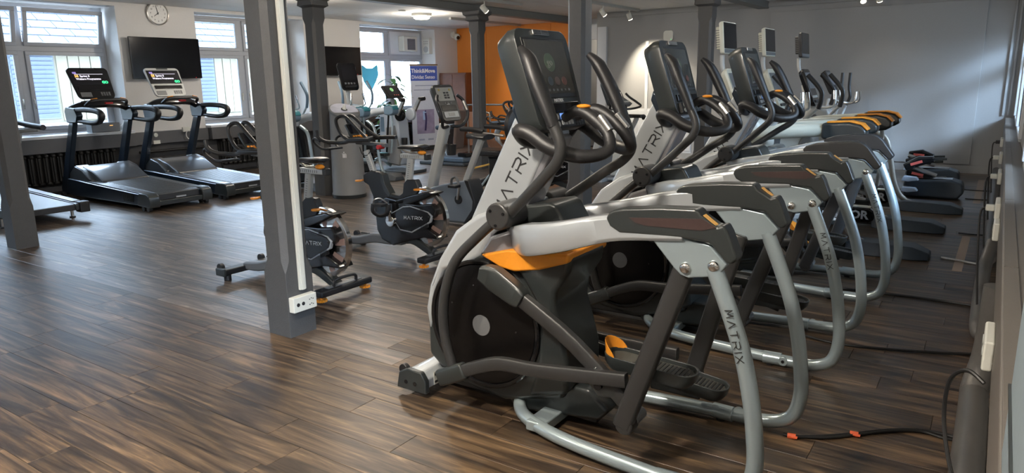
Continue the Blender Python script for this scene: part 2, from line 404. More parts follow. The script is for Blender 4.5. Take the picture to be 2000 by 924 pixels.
# window units
def window(n, x, a, b, z0, z1, side, open_top=False):
    """side +1: room is on the +x side of the frame"""
    fr = struct(G().ob('window_%d' % n, frame_m)) if False else None
    g = G(); t, d = .055, .07
    g.bx(x, x + d, a, b, z0, z0 + t).bx(x, x + d, a, b, z1 - t, z1).bx(x, x + d, a, a + t, z0 + t, z1 - t).bx(x, x + d, b - t, b, z0 + t, z1 - t)
    zt = z0 + (z1 - z0) * .66; ym = (a + b) / 2
    g.bx(x + .004, x + d - .004, a + .01, b - .01, zt - .04, zt + .04).bx(x + .008, x + d - .008, ym - .05, ym + .05, z0 + .01, z1 - .01)
    w_ = struct(g.ob('window_%d' % n, frame_m, None, .006, 1))
    for y0, y1 in ((a + t, ym - .05), (ym + .05, b - t)):
        for q0, q1 in ((z0 + t, zt - .04), (zt + .04, z1 - t)):
            s = .06; R = Matrix.Identity(3); g = G(); X = x + d * .5 + side * .03
            tilt = open_top and q0 > zt
            M = None
            if tilt:
                M = Matrix.Translation((X, 0, q0)) @ Matrix.Rotation(math.radians(13) * side, 4, 'Y') @ Matrix.Translation((-X, 0, -q0))
            g.M = M
            g.bx(X - .025, X + .025, y0, y1, q0, q0 + s).bx(X - .025, X + .025, y0, y1, q1 - s, q1).bx(X - .025, X + .025, y0, y0 + s, q0 + s, q1 - s).bx(X - .025, X + .025, y1 - s, y1, q0 + s, q1 - s)
            sh = g.ob('sash', frame_m, w_, .005, 1)
            gg = G(M=M); gg.bx(X - .004, X + .004, y0 + s, y1 - s, q0 + s, q1 - s); gg.ob('pane', glass_m, sh)
            if q0 < zt:
                yh = y1 - .03 if y1 < ym else y0 + .03; xh = X + side * .045
                G().box((xh - side * .01, yh, q0 + .45), (.02, .025, .07)).bx(xh - .008, xh + .008, yh - .009, yh + .009, q0 + .33, q0 + .46).ob('handle', chrome, sh, .003, 1)
    return w_
for i, (a, b) in enumerate(LWIN):
    w_ = window(i + 1, XL - .5, a, b, .88, 2.83, 1, open_top=(i in (1, 2)))
    struct(G().bx(XL - .46, XL + .16, a - (.0), b, .83, .875).ob('sill_%d' % (i + 1), trim_m, None, .008))
for i, (a, b) in enumerate(RWIN):
    window(i + 6, XR + .36, a, b, .93, 2.81 if a < 11 else 2.39, -1)
    struct(G().bx(XR - .02, XR + .4, a, b, .90, .935).ob('sill_%d' % (i + 6), trim_m, None, .006))
# reveals that lean out around the right-hand windows (white boxed jambs)
for i, (a, b) in enumerate(RWIN):
    struct(G().bx(XR - .03, XR + .36, b - .0, min(b + .10, YB - .03), .935, 2.82 if a < 11 else 2.4).ob('trim_%d' % (20 + i), trim_m, None, .006))
    struct(G().bx(XR - .03, XR + .36, a - .10, a, .935, 2.82 if a < 11 else 2.4).ob('trim_%d' % (30 + i), trim_m, None, .006))

# left trunking below the sills, right trunking
for i, (a, b) in enumerate([(-4.9, 6.34), (6.35, 7.71), (7.72, 15.05)]):
    struct(G().bx(XL, XL + (.17 if i != 1 else .08), a, b, .62, .828).ob('trim_%d' % (40 + i), dado, None, .008))
tr = struct(G().bx(.065, XR, -4.9, YB, .64, .90).ob('trim_50', brownd, None, .008))
for k in range(9):
    G().bx(.07, .115, -2 + k * 1.7, -.01 + (k) * 1.7 - .3, .9, .906).ob('duct_cover', brownd, tr, .002, 1)
# heating pipes on both walls
for nm, x, z, a, b, r, cat in (('heating_pipe', -11.80, .50, 6.4, 7.66, .025, 'upper thin dark heating pipe below trunking between the windows'), ('heating_pipe', -11.80, .38, 6.4, 7.66, .025, 'lower thin dark heating pipe between the windows, behind the treadmills')):
    tag(G((x, a, z)).tube([(x, a, z), (x, b, z)], r, 10, 1).ob(nm, rad_m), cat, 'pipe')
pipe_m = mat('pipe_paint', (.085, .08, .075), .4)
def pipe(pts, r, label):
    tag(G(pts[0]).tube(pts, r, 14, 6).ob('heating_pipe', pipe_m), label, 'pipe')
pipe([(.04, -1, .10), (.04, 1.8, .10), (.04, 3.62, .10), (.04, 3.86, .13), (.07, 3.92, .3), (.08, 3.92, .62)], .06, 'thick grey pipe at floor level along the right wall nearest the camera')
pipe([(.08, 4.95, .03), (.03, 5.02, .05), (.02, 5.2, .10), (.02, 6.0, .13), (.03, 6.4, .18), (.06, 6.6, .3)], .045, 'bent grey pipe low on the right wall behind the outlets')
pipe([(.05, 6.9, .1), (.04, 8, .1), (.04, 10, .1), (.04, 13.4, .1)], .05, 'straight grey pipe running to the back corner of the right wall')

# pillars
def pillar(i, x, y, label_n):
    g = G(); hw = .105; c = .035; z = 0
    def ring(h, cc, zz): return [(x + a * h - (a * cc if k in (0,) else 0), 0, 0) for k in ()]
    def sq(h, cc, zz):
        q = []
        for sx, sy in ((1, 1), (-1, 1), (-1, -1), (1, -1)):
            p = [(x + sx * h, y + sy * (h - cc), zz), (x + sx * (h - cc), y + sy * h, zz)]
            q += p if sx * sy > 0 else p[::-1]
        return q
    g.loft([sq(.105, .001, 0), sq(.105, .001, .42), sq(.102, .034, .50), sq(.102, .034, 2.38), sq(.105, .001, 2.46), sq(.105, .001, 2.60), sq(.15, .001, 2.63), sq(.155, .03, 2.69), sq(.19, .02, 2.72), sq(.19, .001, 2.775)])
    o = struct(g.ob('pillar_%d' % i, pillar_m, None, 0, 1, 25)); return o
PIL = [(-8.16, 3.10), (-3.72, 2.89), (-8.03, 7.02), (-7.86, 10.58), (-3.75, 6.85), (-3.75, 10.75)]
for i, (x, y) in enumerate(PIL): pillar(i + 1, x, y, '')
# conduit and outlet on the nearest pillar
cx = -3.72 + .105
t = thing('cable_conduit', 'white plastic cable conduit running up the nearest grey pillar', 'conduit', (cx, 2.90, .3))
G((cx, 2.90, .3)).bx(cx, cx + .02, 2.875, 2.925, .3, 2.6).ob('channel', white, t, .003, 1)
G((cx, 2.90, .3)).bx(cx + .02, cx + .025, 2.885, 2.915, .3, 2.6).ob('cover_strip', white, t, .002, 1)
t = thing('power_outlet', 'white double outlet box at the foot of the nearest pillar', 'outlet', (cx, 2.88, .16))
o_ = (cx, 2.88, .16)
G(o_).bx(cx, cx + .05, 2.79, 2.975, .17, .27).ob('box', white, t, .006)
for y in (2.825, 2.865): G(o_).cyl((cx + .05, y, .22), (1, 0, 0), .012, .004).ob('jack_socket', ink, t)
for y, z in ((2.93, .235), (2.93, .20)):
    g = G(o_)
    for q in (-.014, 0, .014): g.cyl((cx + .0505, y + q, z + (.006 if q == 0 else 0)), (1, 0, 0), .0035, .003, 8)
    g.ob('socket_holes', ink, t)

# radiators under the left windows
def radiator(a, b, label):
    t = thing('radiator', label, 'radiator', (XL + .1, (a + b) / 2, .14), 'radiators under the left windows'); o_ = t.location.copy()
    n = int((b - a) / .1); y = a
    cols = None
    for k in range(n):
        yy = a + (k + .5) * .1
        if cols is None:
            g = G(); 
            for xx in (-.03, .05): g.tube([(xx, 0, .02), (xx, 0, .44)], .022, 8, 1)
            g.ball((.05, 0, .44), .03, 6, (1.2, 1.2, 1)).ball((.05, 0, .03), .03, 6, (1.2, 1.4, 1)).ball((-.03, 0, .44), .03, 6).box((.01, 0, .45), (.08, .05, .04)).box((.01, 0, .02), (.08, .05, .04))
            cols = g.ob('column', rad_m, t); cols.location = (0, yy - o_.y, 0)
        else:
            c = cols.copy(); C.objects.link(c); c.parent = t; c.location = (0, yy - o_.y, 0)
    G(o_).bx(XL + .07, XL + .17, a, b, 0, .03).bx(XL + .09, XL + .11, a, a + .02, 0, .2).ob('foot_rail', rad_m, t)
    G(o_).bx(XL + .02, XL + .04, a, b, .18, .6).ob('back_plate', rad_m, t)
radiator(4.0, 6.1, 'dark ribbed radiator under the open-top window at far left')
radiator(7.9, 9.9, 'dark ribbed radiator under the second window, behind the nearest pillar')
radiator(11.9, 13.2, 'dark ribbed radiator under the third window behind the plant')

# outdoor view beyond the left windows: neighbouring house
hx = -18.6
t = thing('neighbour_house', 'pale house with slatted shutters and tiled roof seen through the left windows', 'building', (hx, 6, -3)); o_ = t.location.copy()
hw = mat('house_render', (.13, .112, .078), .8, 0, .2, 3, .15); hb = mat('shutter_paint', (.075, .09, .12), .7); hroof = mat('roof_tile', (.075, .085, .10), .8, 0, 0, 5, .2); hbase = mat('house_base', (.10, .09, .085), .8, 0, 0, 3, .2)
G(o_).bx(hx - 3, hx, -8, 14.6, -3, 2.55).ob('facade', hw, t)
G(o_).bx(hx, hx + .15, -8, 14.6, .55, .75).ob('ledge', trim_m, t)
G(o_).bx(hx, hx + .08, -8, 14.6, -3, .55).ob('plinth', hbase, t)
def rows(name, y0, y1, z0, z1, dz, m, mk):
    p = G(o_).bx(hx, hx + .03, y0, y1, z0, z1).ob(name, m, t); z = z0 + .03; first = None
    while z < z1 - .02:
        if first is None:
            first = G(o_).box((hx + .05, (y0 + y1) / 2, z + dz * .5), (.02, (y1 - y0) - .06, dz * .9), Matrix.Rotation(.5, 3, 'Y')).ob('slat', m, p); zf = z
        else:
            c = first.copy(); C.objects.link(c); c.parent = p; c.location = (0, 0, z - zf)
        z += dz
for y0, y1 in ((7.35, 8.3), (11.55, 12.5), (5.2, 6.2)): rows('shutter', y0, y1, .85, 2.45, .1, hb, 'slat')
k = 0
y = 8.36
while y < 14.2:                          # upright cladding boards between the shutters
    if not 11.2 < y < 12.5: G(o_).bx(hx, hx + .03 + .01 * (k % 2), y, y + .24, .8, 2.5).ob('cladding_board', hw, t)
    y += .26; k += 1
rf = G(o_).prism([(hx + .5, -8, 2.5), (hx + .5, -8, 2.58), (hx - 3.4, -8, 5.3), (hx - 3.4, -8, 5.2)], (0, 22.6, 0)).ob('roof', hroof, t)
f0 = None
for r in range(12):
    for c in range(15):
        p = Vector((hx + .42 - r * .26, 6.0 + c * .55 + (r % 2) * .27, 2.64 + r * .185))
        if f0 is None:
            f0 = G(o_).box(p, (.30, .53, .035), Matrix.Rotation(.56, 3, 'Y')).ob('roof_tile', hroof, rf); p0 = p
        else:
            q = f0.copy(); C.objects.link(q); q.parent = rf; q.location = p - p0
stuff_g = struct(G().bx(-40, -12.6, -30, 40, -3.2, -3.0).ob('ground_outside', mat('paving', (.4, .4, .38), .9)))
struct(G().bx(4.6, 5.2, -30, 40, -3.2, 2.7).ob('wall_daylight_blocker', mat('blocker_render', (.30, .28, .26), .85)))  # unseen wall, added to block low daylight at the right-hand windows
struct(G().bx(.75, 4.6, -30, 40, -3.2, -3.0).ob('ground_outside_right', mat('paving', (.4, .4, .38), .9)))
# ================================================================ console helper
def console(t, o_, c, right, up, W, Ht, D, style):
    """c: centre of the face"""
    M = frame_M(c, right, up)
    n = M.to_3x3() @ Vector((0, 0, 1))
    def G_(): return G(o_, M)
    hm = style.get('m', dgrey)
    g = G_(); r1 = rrect(W, Ht, .05 * Ht / .4, 4, style.get('taper', .1)); s_ = [(x * .86, y * .92, -D) for x, y, z in r1]; f_ = [(x, y, -D * .35) for x, y, z in r1]; ff = [(x * .97, y * .985, 0) for x, y, z in r1]
    g.loft([s_, f_, ff]); hs = g.ob('console_housing', hm, t, .004, 2)
    return M, G_, hs

def ascent(o_, label):
    t = thing('cross_trainer', label, 'cross trainer', o_); x0, y0, _ = o_
    g_ = lambda: G(o_)
    mir = lambda pts: [(p[0], 2 * y0 - p[1], p[2]) for p in pts]
    n = y0 - .13
    # front stabiliser
    G(o_).xz([(-2.47, .05), (-2.45, .115), (-2.40, .14), (-2.32, .135), (-2.29, .10), (-2.29, .05)], y0 - .22, y0 + .22).ob('front_stabilizer', silver, t, .008)
    for s in (-1, 1):
        e = G(o_).xz([(-2.48, .03), (-2.46, .12), (-2.40, .148), (-2.31, .143), (-2.28, .10), (-2.28, .03)], y0 + s * .215, y0 + s * .25).ob('end_cap', dgrey, t, .008)
        for xx in (-2.41, -2.35): G(o_).cyl((xx, y0 + s * .25, .075), (0, 1, 0), .011, .006, 12).ob('cap_hole', gloss, e)
        G(o_).cyl((-2.49, y0 + s * .17, .10), (0, 1, 0), .03, .03, 16).ob('transport_wheel', black, t, .004)
    lb = G(o_).box((-2.2885, y0 - .12, .09), (.002, .1, .07)).ob('rating_label', white, t)
    G(o_).box((-2.287, y0 - .12, .11), (.002, .09, .012)).box((-2.287, y0 - .12, .07), (.002, .09, .012)).ob('label_print', ink, lb)
    # body shell
    Yn = n
    body = [(835, 610), (838, 690), (860, 715), (905, 748), (985, 782), (1098, 782), (1106, 765), (1102, 700), (1090, 640), (1082, 600), (1084, 572), (1110, 530), (1112, 500), (1108, 488), (1030, 480), (950, 492), (880, 500), (850, 550)]
    G(o_).pp(body, 2.67, y0 - .135, y0 + .135).ob('body_shroud', dgrey, t, .035, 4, 60)
    G(o_).pp([(1000, 515), (1118, 500), (1113, 533), (1087, 573), (1084, 605), (1096, 650), (1108, 700), (1109, 772), (1030, 775), (1050, 715), (1055, 640), (1043, 585), (1022, 546)], 2.64, y0 - .17, y0 + .17).ob('rear_column', dgrey, t, .03, 4, 60)
    dc = P(943, 634, 2.655)
    for s in (-1, 1):
        yy = y0 + s * .148
        G(o_).lathe((dc.x, yy, dc.z), (0, s, 0), [(.325, -.03), (.325, 0), (.318, .006), (.305, .004), (.30, -.004), (.30, -.012)], 48).ob('disc_surround', gloss, t)
        d = G(o_).lathe((dc.x, yy, dc.z), (0, s, 0), [(.298, -.02), (.298, -.002), (.27, .004), (.05, .008), (0.001, .008)], 48).ob('side_disc', disc_m, t)
        G(o_).lathe((dc.x, yy + s * .008, dc.z), (0, s, 0), [(.052, -.002), (.052, .003), (.001, .004)], 28).ob('disc_badge', grey, d)
        g = G(o_)
        for k in range(7):
            a = k * .9; g.cyl((dc.x + .2 * math.cos(a), yy + s * .006, dc.z + .2 * math.sin(a)), (0, 1, 0), .004, .004, 8)
        g.ob('rivet', gun, d)
    # silver front fairing
    fair = [(833, 600), (842, 655), (855, 560), (868, 528), (915, 515), (940, 500), (962, 455), (1000, 440), (1018, 398), (985, 400), (930, 420), (890, 450), (858, 505), (840, 555)]
    G(o_).pp(fair, 2.665, y0 - .145, y0 + .145).ob('front_fairing', silver, t, .025, 4, 60)
    # orange band and upper shell
    G(o_).pp([(945, 495), (985, 520), (1012, 528), (1060, 525), (1116, 512), (1117, 494), (1075, 494), (1000, 485)], 2.645, y0 - .19, y0 + .19).ob('orange_collar', orange, t, .012, 3)
    G(o_).pp([(935, 498), (958, 462), (990, 452), (1020, 450), (1100, 448), (1085, 492), (1010, 498)], 2.65, y0 - .16, y0 + .16).ob('upper_shell', lilac, t, .02, 3)
    G(o_).pp([(990, 452), (1003, 412), (1030, 400), (1078, 395), (1090, 402), (1112, 446), (1080, 454)], 2.7, y0 - .12, y0 + .12).ob('tower_boot', dgrey, t, .015, 3)
    # tower
    A, B, Cc, D_ = P(918, 432, 2.72), P(1000, 442, 2.72), P(1080, 262, 2.72), P(1022, 190, 2.72)
    tw = G(o_).xz([A, B, Cc, D_], y0 - .085, y0 + .085).ob('tower', silver, t, .015, 3)
    mid0, mid1 = (P(975, 392, 2.713) + P(1003, 300, 2.713)) / 2, None
    a_, b_ = P(962, 412, 2.713), P(1020, 285, 2.713)
    M = frame_M((a_ + b_) / 2 + Vector((.035, 0, .01)), (b_ - a_), (-.8, 0, .45)); M.translation.y = y0 - .0862
    letters(o_, 'MATRIX', M, .056, ink, tw, .38, .13, 1.0)
    G(o_).xz([A + Vector((.19, 0, 0)), B + Vector((.03, 0, .0)), Cc + Vector((.02, 0, -.02)), Cc + Vector((-.02, 0, 0))], y0 - .075, y0 + .075).ob('tower_spine', lilac, t, .012)
    # console
    ct, cb = Vector((-1.735, y0, 1.81)), Vector((-1.605, y0, 1.385)); c = (ct + cb) / 2
    M, G_, hs = console(t, o_, c, (0, 1, 0), ct - cb, .46, .46, .115, {})
    G_().bx(-.18, .18, -.085, .185, -.002, .004).ob('screen_bezel', black, hs, .003)
    sc = G_().bx(-.165, .165, -.065, .175, .003, .006).ob('screen', mat('console_screen', (.06, .06, .055), .15), hs)  # base grey lightened to stand in for a reflection on the glass
    G_().cyl((-.0, .075, .0065), (0, 0, 1), .042, .002, 24).ob('start_icon', mat('icon_green', (.07, .10, .07), .3), hs)
    text('go', M @ Matrix.Translation((0, .075, .0082)), .05, mat('icon_text', (.16, .17, .15), .4), hs, o_)
    for k, cc in enumerate(((.08, .08, .05), (.05, .065, .08), (.09, .06, .05), (.11, .05, .04))):
        G_().cyl((-.09 + k * .06, -.01, .0065), (0, 0, 1), .02, .002, 16).ob('screen_icon', mat('icon_%d' % k, cc, .3), hs)
    g = G_()
    for k in range(8): g.bx(-.13 + k * .034, -.118 + k * .034, -.055, -.045, .006, .0068)
    g.ob('screen_menu', grey, hs)
    text('MATRIX', M @ Matrix.Translation((.0, -.098, .005)), .022, wprint, hs, o_)
    v = G_().bx(-.075, .06, .198, .222, 0, .008).ob('fan_vent', steel, hs, .003)
    for k in range(3): G_().bx(-.07, -.012, .2015 + k * .0065, .205 + k * .0065, .008, .010).bx(-.005, .055, .2015 + k * .0065, .205 + k * .0065, .008, .010).ob('vent_slat', ink, v)
    G_().bx(-.16, .16, -.15, -.108, -.02, .012).ob('tray', gloss, hs, .004)
    G_().bx(-.16, .16, -.225, -.158, .0, .022).ob('button_panel', black, hs, .006)
    G_().bx(-.055, .045, -.186, -.160, .022, .025).ob('display', lcd, hs)
    for k in range(4): G_().bx(-.055 + k * .026, -.034 + k * .026, -.213, -.192, .022, .026).ob('soft_key', lgrey, hs, .001, 1)
    for a in range(2):
        for b in range(2): G_().cyl((-.12 + a * .035, -.175 - b * .032, .023), (0, 0, 1), .013, .005, 14).ob('round_key', lgrey, hs)
    for a in range(3):
        for b in range(4): G_().bx(.07 + a * .022, .087 + a * .022, -.174 - b * .015, -.163 - b * .015, .022, .026).ob('number_key', dgrey, hs, .001, 1)
    # neck under the console
    G(o_).pp([(1018, 188), (1080, 262), (1075, 275), (1060, 285), (1030, 255), (1012, 215)], 2.75, y0 - .11, y0 + .11).ob('console_neck', navy, t, .015, 3)
    # fixed handlebars
    for s in (-1, 1):
        pts = [(-1.66, s * .03, 1.33), (-1.62, s * .16, 1.33), (-1.60, s * .235, 1.36), (-1.59, s * .25, 1.345)]
        hb = G(o_).tube([(-1.70, y0 + s * .02, 1.31), (-1.70, y0 + s * .17, 1.33), (-1.69, y0 + s * .25, 1.385), (-1.63, y0 + s * .25, 1.375), (-1.54, y0 + s * .24, 1.32), (-1.42, y0 + s * .2, 1.285), (-1.34, y0 + s * .12, 1.30), (-1.35, y0 + s * .08, 1.36), (-1.42, y0 + s * .075, 1.43), (-1.50, y0 + s * .07, 1.465), (-1.58, y0 + s * .05, 1.43)], .024, 12, 5,
            rs=[.02, .024, .03, .034, .034, .03, .026, .025, .027, .026, .02]).ob('handlebar', black, t)
        G(o_).bar([(-1.352, y0 + s * .083, 1.375), (-1.405, y0 + s * .078, 1.435)], .034, .056).ob('pulse_sensor', chrome, hb, .003)
        if s < 0: G(o_).ball((-1.475, y0 + s * .07, 1.483), .03, 8, (1.1, .9, .35)).ob('thumb_button', orange, hb)
    # moving arms: hub, lever, grip, lower lever
    ph = [0, 0]
    for s in (-1, 1):
        Y = lambda d: y0 + s * d
        hb = P(968, 425, 2.5); hx_, hz_ = -1.79, 1.01
        G(o_).cyl((hx_, Y(.20), hz_), (0, 1, 0), .062, .17, 28).ob('pivot_hub', gun, t, .012, 3)
        g = G(o_)
        for a in (.4, 2.5, 4.6): g.cyl((hx_ + .04 * math.cos(a), Y(.287), hz_ + .04 * math.sin(a)), (0, 1, 0), .007, .004, 10)
        g.ob('hub_screw', gloss, t)
        if s < 0:
            up = [(-1.76, Y(.24), 1.01), (-1.64, Y(.27), 1.11), (-1.54, Y(.29), 1.20), (-1.47, Y(.30), 1.27), (-1.455, Y(.30), 1.34), (-1.49, Y(.30), 1.42)]
            gr = [(-1.485, Y(.30), 1.41), (-1.52, Y(.30), 1.49), (-1.57, Y(.30), 1.60), (-1.61, Y(.29), 1.68), (-1.655, Y(.28), 1.725)]
        else:
            up = [(-1.76, Y(.24), 1.01), (-1.66, Y(.27), 1.08), (-1.55, Y(.29), 1.16), (-1.46, Y(.30), 1.22), (-1.42, Y(.30), 1.28), (-1.44, Y(.30), 1.37)]
            gr = [(-1.435, Y(.30), 1.36), (-1.48, Y(.30), 1.45), (-1.54, Y(.30), 1.57), (-1.59, Y(.29), 1.66), (-1.64, Y(.28), 1.71)]
        ar = G(o_).tube(up, .024, 12, 5).ob('lever_arm', gun, t)
        G(o_).tube(gr, .026, 12, 5, rs=[.028, .036, .041, .038, .018], asp=.78).ob('grip', black, ar)
        lo = [(-1.81, Y(.24), .995), (-1.92, Y(.25), .90), (-2.04, Y(.26), .78), (-2.10, Y(.27), .64), (-2.125, Y(.27), .5), (-2.115, Y(.27), .36), (-2.07, Y(.27), .22)]
        G(o_).tube(lo, .027, 12, 5, asp=.9).ob('lower_lever', gun, t)
        G(o_).bar([(-2.15, Y(.285), .17), (-2.05, Y(.285), .215), (-1.99, Y(.285), .245)], .055, .085).ob('joint_cover', dgrey, t, .012, 3)
        dz = 0 if s < 0 else -.08
        G(o_).bar([(-2.01, Y(.285), .235), (-1.90, Y(.285), .285), (-1.78, Y(.285), .325), (-1.60, Y(.285), .335 + dz * .3), (-1.35, Y(.285), .365 + dz * .7), (-1.15, Y(.285), .39 + dz)], .04, .062, 4).ob('foot_link', gun, t, .004)
        # crank link
        if s < 0: ca, cb_ = Vector((-1.86, Y(.25), .725)), Vector((-1.71, Y(.25), .655))
        else: ca, cb_ = Vector((-2.05, Y(.25), .30)), Vector((-1.88, Y(.25), .30))
        G(o_).bar([ca + Vector((-.04, 0, .01)), ca + Vector((.03, 0, -.01)), cb_, cb_ + Vector((.035, 0, -.02))], .07, .12, 4, hs=[.07, .115, .10, .065]).ob('crank_cover', dgrey, t, .014, 3)
        be = Vector((-1.13, Y(.25), .24)) if s < 0 else Vector((-1.05, Y(.25), .16))
        G(o_).bar([cb_, (cb_ + be) / 2 + Vector((0.01, 0, .03)), be], .045, .068, 4).ob('crank_link', gun, t, .004)
        # pedal
        pz = .42 if s < 0 else .25; pxo = 0 if s < 0 else .03
        pc = y0 + s * .165
        prof = [(x * 1.0, y, 0) for x, y, z in rrect(.40, .135, .06, 5)]
        Mp = Matrix.Translation((-1.10 + pxo, pc, pz)) @ Matrix.Rotation(.06 if s < 0 else .12, 4, 'Y')
        tray = G(o_, Mp).loft([[(x * .9, y * .8, -.04) for x, y, z in prof], [(x, y, -.01) for x, y, z in prof], [(x * 1.02, y * 1.05, .025) for x, y, z in prof], [(x * .97, y * .93, .025) for x, y, z in prof], [(x * .95, y * .9, .003) for x, y, z in prof]]).ob('pedal', dgrey, t, .003)
        pad = G(o_, Mp).loft([[(x * .93, y * .86, .004) for x, y, z in prof], [(x * .93, y * .86, .009) for x, y, z in prof]]).ob('tread_pad', mat('tread_rubber', (.05, .05, .042), .6, 0, .6, 60), tray)
        g = G(o_, Mp)
        for k in range(14): g.bx(-.06 + k * .017, -.052 + k * .017, -.045, .045, .009, .012)
        g.ob('tread_rib', black, tray)
        arc = [Mp @ Vector((-.16 + .0 * k, 0, 0)) for k in range(1)]
        g = G(o_, Mp); rings = []
        for k in range(13):
            a = math.radians(100 + k * 160 / 12); hh = .012 + .05 * math.sin(math.pi * k / 12) ** .7
            cx_, cy_ = -.12 + .08 * math.cos(a), .065 * math.sin(a)
            rings.append([(cx_, cy_, .02), (cx_ * .985 - .004, cy_ * 1.1, .02), (cx_ * .985 - .012, cy_ * 1.1, .02 + hh), (cx_ - .008, cy_, .02 + hh)])
        g.loft(rings).ob('toe_guard', orange, t, .002, 1)
        G(o_).bar([(-1.33, Y(.25), .385 + dz), (-1.27, Y(.25), .32 + dz), (-1.20, Y(.24), .33 + dz)], .06, .09).ob('pedal_bracket', dgrey, t, .01)
        G(o_).cyl((-1.28, Y(.285), .335 + dz), (0, 1, 0), .018, .02, 14).ob('bracket_bolt', gloss, t)
        if s > 0: G(o_).bx(-1.22, -.98, y0 + .12, y0 + .22, .18, .25).ob('pedal_beam', dgrey, t, .01)
        # suspended drop link
        dx = 0 if s < 0 else .06
        G(o_).bar([(-.905, Y(.325), .915), (-1.15 + dx, Y(.325), .20)], .05, .082).ob('drop_link', gun, t, .012, 3)
        G(o_).cyl((-1.135 + dx, Y(.31), .215), (0, 1, 0), .04, .075, 18).ob('drop_link_pivot', gun, t, .01)
        G(o_).cyl((-1.12 + dx, Y(.25), .225), (0, 1, 0), .028, .09, 16).ob('axle_stub', grey, t, .004)
        # overhead beam
        G(o_).bar([(-1.80, Y(.10), .885), (-1.72, Y(.19), .90), (-1.62, Y(.27), .925), (-1.45, Y(.315), .965), (-1.20, Y(.345), 1.035), (-1.0, Y(.352), 1.055), (-.90, Y(.352), 1.06)], .075, .12, 5, hs=[.10, .13, .14, .125, .105, .09, .08]).ob('overhead_beam', silver, t, .004)
        # bracket plate
        pl = [(1262, 452), (1330, 462), (1388, 478), (1422, 517), (1407, 535), (1392, 541), (1345, 543), (1330, 537), (1318, 525)]
        G(o_).pp(pl, 2.435, Y(.33), Y(.372)).ob('bracket_plate', silver2, t, .008, 2)
        for px_, py_ in ((1339, 523), (1394, 520)):
            q = P(px_, py_, 2.43)
            G(o_).lathe((q.x, Y(.372), q.z), (0, s, 0), [(.022, 0), (.022, .004), (.017, .012), (.008, .016), (.001, .0165)], 20).ob('cap_bolt', chrome, t)
        # black cover
        cv = [(1185, 425), (1191, 415), (1200, 410), (1218, 407), (1290, 405), (1361, 408), (1367, 414), (1371, 421), (1402, 443), (1415, 439), (1424, 455), (1442, 506), (1431, 516), (1420, 514), (1388, 475), (1330, 464), (1212, 454), (1193, 441)]
        cvo = G(o_).pp(cv, 2.42, Y(.312), Y(.392)).ob('beam_cover', dgrey, t, .014, 3, 50)
        a_, b_ = P(1372, 421, 2.42), P(1399, 442, 2.42)
        for k in range(3):
            dd = Vector((.009 * k - .002, 0, .0015))
            G(o_).bar([Vector((a_.x, Y(.345), a_.z)) + dd * 1 + Vector((0, 0, .003)), Vector((b_.x, Y(.345), b_.z)) + dd + Vector((0, 0, .003))], .072, .003).ob('cover_stripe', mat('stripe_gold', (.5, .28, .08), .4), cvo) if False else None
        for k in range(3):
            yy = Y(.392 - .012 - k * .011)
            G(o_).bar([(a_.x + .004, yy, a_.z + .0015), (b_.x, yy, b_.z + .002)], .0045, .004).ob('cover_stripe', mat('stripe_gold', (.5, .28, .08), .4), cvo)
        q = [P(*p, 2.405) for p in ((1228, 425), (1330, 427), (1372, 428), (1398, 445), (1370, 451), (1262, 441), (1240, 435))]
        G(o_).xz(q, Y(.391), Y(.3945)).ob('cover_inset', mat('smoked_inset', (.045, .028, .026), .3), cvo)
        # rear frame tube + floor tube
        rr = .031
        fp = [(-.79, Y(.352), .93), (-.735, Y(.355), .80), (-.675, Y(.358), .64), (-.635, Y(.36), .48), (-.612, Y(.36), .33), (-.605, Y(.36), .20), (-.635, Y(.36), .095), (-.72, Y(.358), .05), (-.84, Y(.352), .042)]
        G(o_).tube(fp, rr, 16, 6).ob('rear_frame_tube', silver2, t)
        fl = [(-.80, Y(.354), .042), (-1.0, Y(.342), .042), (-1.25, Y(.318), .042), (-1.45, Y(.288), .042), (-1.60, Y(.245), .042), (-1.73, Y(.18), .045), (-1.80, Y(.10), .06), (-1.80, Y(.02), .085)]
        G(o_).tube(fl, rr, 16, 5).ob('floor_tube', silver2, t)
        G(o_).cyl((-.94, Y(.3465), .042), (1, -s * .05, 0), .036, .10, 18).ob('hinge_collar', silver2, t, .004)
        G(o_).cyl((-.875, Y(.37), .045), (0, 1, 0), .026, .03, 16).ob('hinge', silver2, t, .003)
        G(o_).cyl((-.875, Y(.386), .045), (0, 1, 0), .009, .004, 12).ob('hinge_bolt', gloss, t)
        G(o_).cyl((-.95, Y(.346), .006), (0, 0, 1), .022, .012, 14).ob('levelling_foot', black, t)
        Mt = frame_M((-.694, Y(.3895), .70), (.28, 0, -1), (1, 0, .28))
        if s < 0: letters(o_, 'MATRIX', Mt, .026, gun, t, .5, .12, 1.0)
    # base block and cross bar
    G(o_).pp([(985, 760), (1000, 788), (1010, 800), (1100, 812), (1170, 822), (1190, 805), (1150, 760), (1110, 752)], 2.70, y0 - .105, y0 + .105).ob('base_cover', dgrey, t, .02, 3)
    G(o_).bx(-1.66, -1.56, y0 - .27, y0 + .27, .02, .07).ob('cross_bar', silver2, t, .008)
    G(o_).bx(-2.35, -1.4, y0 - .06, y0 + .06, .03, .09).ob('base_beam', gun, t, .01)
    return t
A1 = ascent((-1.5, 2.80, 0), 'nearest cross trainer, large silver and charcoal machine with orange collar filling the foreground')
A2 = dup(A1, (.02, 1.50, 0), 'second cross trainer in the front row, between the nearest one and the third')
A3 = dup(A1, (.06, 2.98, 0), 'third cross trainer of the front row, with smooth black beam covers, before the cream machines')
for a in (A1, A2, A3): a['group'] = 'silver cross trainers along the right wall'

